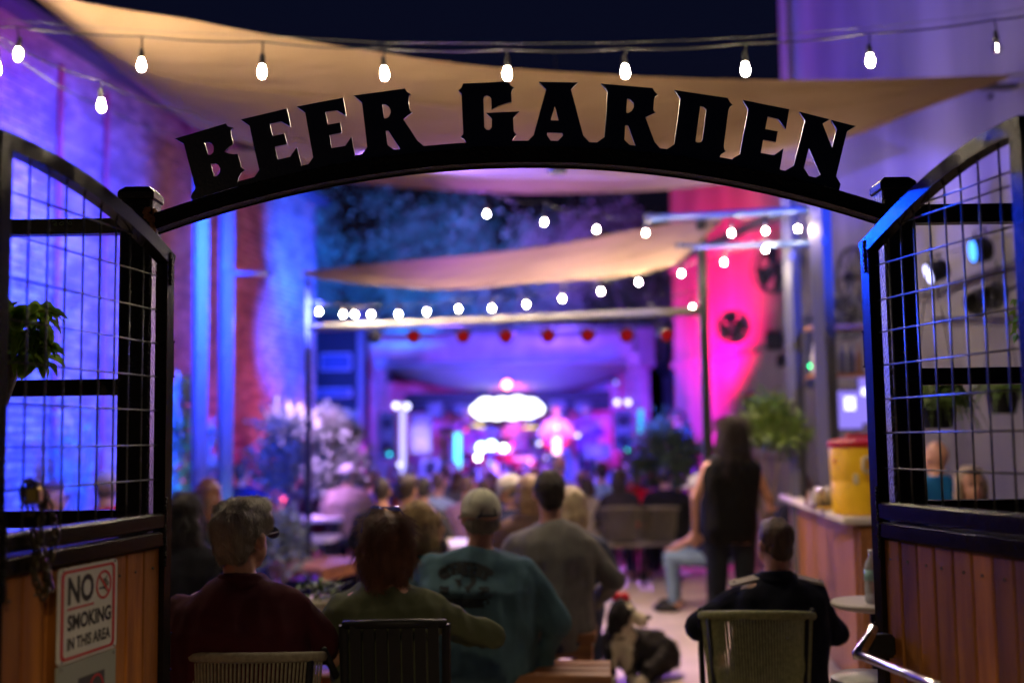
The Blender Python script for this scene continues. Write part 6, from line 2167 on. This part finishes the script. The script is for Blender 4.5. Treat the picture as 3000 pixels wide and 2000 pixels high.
def big_leaf(L, W, droop):
    n = 6
    vs = []
    for i in range(n + 1):
        t = i / n
        w_ = W * math.sin(math.pi * min(1, (t * .92 + .06))) ** .8 * (1 - .25 * t)
        if i in (2, 3):
            w_ *= 1.12
        x = L * t
        z = -droop * t * t * L
        vs += [(x, -w_ / 2, z + .012 * abs(w_ / W)), (x, 0, z), (x, w_ / 2, z + .012 * abs(w_ / W))]
    fs = []
    for i in range(n):
        a = i * 3
        fs += [(a, a + 1, a + 4, a + 3), (a + 1, a + 2, a + 5, a + 4)]
    return MB().add(vs, fs).mesh('leaf', smooth=True)


lms = [big_leaf(.045, .034, .5), big_leaf(.037, .029, .9), big_leaf(.05, .036, .3)]
M['leaf_bright'] = cloth_mat('leaf_bright', (.16, .34, .03), (.30, .42, .05), .4, 12)
for me_ in lms:
    me_.materials.append(M['leaf_bright'])
rnd = random.Random(3)
for k in range(150):
    a = rnd.uniform(-3.14, 3.14)
    rr = rnd.uniform(.0, .052)
    p = V((math.cos(a) * rr * 1.15 - .01, math.sin(a) * rr * .9, rnd.uniform(-.085, .075)))
    link('leaf', rnd.choice(lms), None, hp, tuple(p), (rnd.uniform(-.6, .6), rnd.uniform(-.3, .9), a + rnd.uniform(-.6, .6)))
mb = MB()
for k in range(7):
    mb.tube([(0, 0, 0), (rnd.uniform(-.05, .05), rnd.uniform(-.05, .05), rnd.uniform(-.08, .06))], .002, 5)
mb.obj('stem', M['leaf'], hp, world=False)
MB().lathe([(.06, -.13), (.1, 0), (.095, 0)], (-.12, 0, -.06), 16).obj('basket', M['bark'], hp, world=False)
MB().tube([(-.12, 0, -.06), (-.12, 0, .9)], .004, 5).obj('hanger', M['black'], hp, world=False)
# sprig at the far right edge
pc = V(((3010 - 1500) * 2.9 / FPX, 2.9, 1.86))
hp2 = T('hanging_plant', 'green leafy sprig cut by the right edge of the view', 'plant', tuple(pc), 'hanging plants')
for k in range(26):
    a = rnd.uniform(1.9, 4.4)
    p = V((math.cos(a) * rnd.uniform(.005, .03), math.sin(a) * .03, rnd.uniform(-.07, .04)))
    o = link('leaf', rnd.choice(lms), None, hp2, tuple(p), (rnd.uniform(-.6, .6), rnd.uniform(-.3, 1.1), a))
    o.scale = (.42, .42, .42)
MB().tube([(0.02, 0, -.08), (.02, 0, .5)], .003, 5).obj('stem', M['leaf'], hp2, world=False)


def fern(label, px, py, Y, R_, n, seed, pot=True):
    rnd = random.Random(seed)
    c = at(px, py, Y)
    g = T('hanging_fern', label, 'plant', tuple(c), 'hanging plants')
    if pot:
        MB().lathe([(.07, -.2), (.11, 0), (.115, .0), (.1, -.01)], c, 18).obj('pot', M['black'], g, smooth='auto')
        for s in (-1, 1):
            MB().tube([c + V((s * .1, 0, 0)), c + V((0, 0, .7))], .003, 4).obj('hanger', M['black'], g)
    for k in range(n):
        a = 2 * math.pi * k / n + rnd.uniform(-.2, .2)
        d = V((math.cos(a), math.sin(a), 0))
        L = R_ * rnd.uniform(.7, 1.15)
        up = rnd.uniform(.25, 1.0)
        mb = MB()
        pts = []
        for i in range(11):
            t = i / 10
            pts.append(c + d * L * (t ** .9) * .8 + V((0, 0, L * (up * t - (up + .75) * t * t))))
        mb.tube(pts, .002, 4)
        for i in range(1, 11):
            t = i / 10
            w_ = R_ * .2 * math.sin(math.pi * min(1, t * .9 + .12))
            tt = (pts[i] - pts[i - 1]).normalized()
            sd = tt.cross(V((0, 0, 1))).normalized()
            for s in (-1, 1):
                for q in (0, .5):
                    pp_ = pts[i - 1].lerp(pts[i], q)
                    mb.leafq(pp_, sd * s + tt * .35 + V((0, 0, -.3)), (rnd.gauss(0, .8), -1, rnd.gauss(.3, .6)), w_ * 1.2, w_ * .6)
        mb.obj('frond', M['leaf'], g)
    return g


fern('green fern in a black hanging pot seen through the bar side gate mesh', 2742, 1135, 5.6, .27, 34, 2)
fern('smaller darker fern hanging behind the first one at the right edge', 2935, 1110, 6.6, .26, 24, 5)

# ------------------------------------------------------------------ the dog
dx0, dY = at(1860, 1900, 7.5).x, 7.45
dog = T('dog', 'shaggy black and white dog with a red bow resting on the floor by the bench', 'dog', (dx0, dY, 0))
db_ = MB()
# local frame: body lies from front (left, toward camera) to rump (right)
loft_pts = [(-.13, -.02, .20, .11), (-.06, -.01, .19, .125), (.04, .02, .17, .125), (.14, .06, .15, .125), (.2, .1, .13, .1)]
for (x, y, z, r) in loft_pts:
    db_.ell((x, y, z), (r, r * .95, r), 14, 8)
capsule(db_, (-.13, -.03, .22), (-.10, -.06, .34), .085, .075)     # neck
capsule(db_, (-.17, -.10, .18), (-.18, -.13, .03), .05, .035)      # fore legs
capsule(db_, (-.06, -.12, .17), (-.05, -.17, .03), .05, .035)
db_.ell((-.18, -.16, .025), (.035, .05, .025), 10, 6)
db_.ell((-.05, -.20, .025), (.035, .05, .025), 10, 6)
capsule(db_, (.16, .0, .12), (.06, -.13, .07), .085, .05)          # haunch, hind leg forward
capsule(db_, (.06, -.13, .05), (.0, -.24, .035), .04, .032)
db_.ell((-.005, -.27, .032), (.045, .055, .034), 10, 6)
hd_ = V((-.09, -.09, .40))
db_.ell(hd_, (.085, .085, .08), 14, 10)
capsule(db_, hd_ + V((.05, -.03, -.01)), hd_ + V((.125, -.05, -.035)), .048, .036)   # muzzle to the right
db_.ell(hd_ + V((-.075, .0, -.05)), (.03, .045, .075), 10, 8)      # ears
db_.ell(hd_ + V((.03, .075, -.04)), (.035, .03, .07), 10, 8)
capsule(db_, (.22, .14, .12), (.3, .2, .06), .03, .02)
dme = remesh(db_, .009, 'body', 3, disp=.012, freq=16)
dm = bpy.data.materials.new('dog_fur')
dm.use_nodes = True
nn = dm.node_tree.nodes
vc = nn.new("ShaderNodeVertexColor")
vc.layer_name = 'fur'
dm.node_tree.links.new(vc.outputs[0], nn["Principled BSDF"].inputs["Base Color"])
nn["Principled BSDF"].inputs["Roughness"].default_value = .85
ca = dme.color_attributes.new('fur', 'FLOAT_COLOR', 'POINT')
WHT = [((-.10, -.13, .22), .08), ((-.10, -.15, .14), .075), ((-.05, -.11, .29), .06), (tuple(hd_ + V((.09, -.05, -.03))), .062), ((-.005, -.27, .03), .06), ((-.18, -.16, .02), .05), ((-.05, -.2, .02), .05), (tuple(hd_ + V((.05, -.05, .05))), .03)]
for i, v in enumerate(dme.vertices):
    wgt = max(0, max(1.25 - (v.co - V(c)).length / r for c, r in WHT)) + noise.noise(v.co * 30) * .12
    b_ = 1 if wgt > .3 else 0
    ca.data[i].color = ((.46, .42, .30, 1) if b_ else (.006, .005, .006, 1))
link('body', dme, dm, dog)
MB().ell(hd_ + V((.165, -.055, -.02)), (.016, .018, .014), 8, 6).obj('nose', M['black'], dog, world=False)
for dy in (-.075, .0):
    MB().ell(hd_ + V((.065, dy, .03)), .009, 8, 6).obj('eye', M['black'], dog, world=False)
mb = MB()
for s in (-1, 1):
    mb.ell(hd_ + V((-.01 + s * .03, -.01, .095)), (.032, .016, .022), 10, 6, Matrix.Rotation(s * .4, 3, 'Y'))
mb.ell(hd_ + V((-.01, -.012, .095)), .012, 8, 6)
mb.obj('bow', mat('bow_red', (.6, .0, .03), .6), dog, world=False)
MB().tube([V((-.115, -.045, .29)) + V((math.cos(a) * .085, math.sin(a) * .08, math.sin(a) * .03)) for a in [2 * math.pi * i / 20 for i in range(20)]], .008, 6, closed=True).obj('collar', M['black'], dog, world=False)
BL_, WH_ = mat('fur_black', (.006, .005, .006), .8, spec=.2), mat('fur_white', (.50, .45, .34), .8)
isw = lambda c: max(1.25 - (c - V(cc)).length / r for cc, r in WHT) > .3
fl = lambda c, n_: (0.1, 0, -1)
strands('fur_strands', dme, None, 5000, .03, fl, dog, BL_, .0012, .5, .3, 3, lambda c: not isw(c))
strands('fur_strands', dme, None, 2200, .026, fl, dog, WH_, .0012, .4, .3, 4, isw)
dog.scale = (.98, .98, 1.1)
print('objects', len(bpy.data.objects))

# lamp shade added at the floor fill light, hidden behind the arch
for (x, y, z, lab) in ((0.35, 8.2, 3.49, 'small black lamp shade added over the open floor, hidden behind the arch'),):
    g = T('added_lamp', lab, 'lamp', (x, y, z), 'added lamps over the courtyard')
    MB().lathe([(.07, .0), (.075, .06), (.03, .14), (.01, .15)], (x, y, z), 16).obj('shade', M['black'], g, smooth='auto')
    MB().tube([(x, y, z + .14), (x, y, z + .9)], .004, 5).obj('cord', M['black'], g)
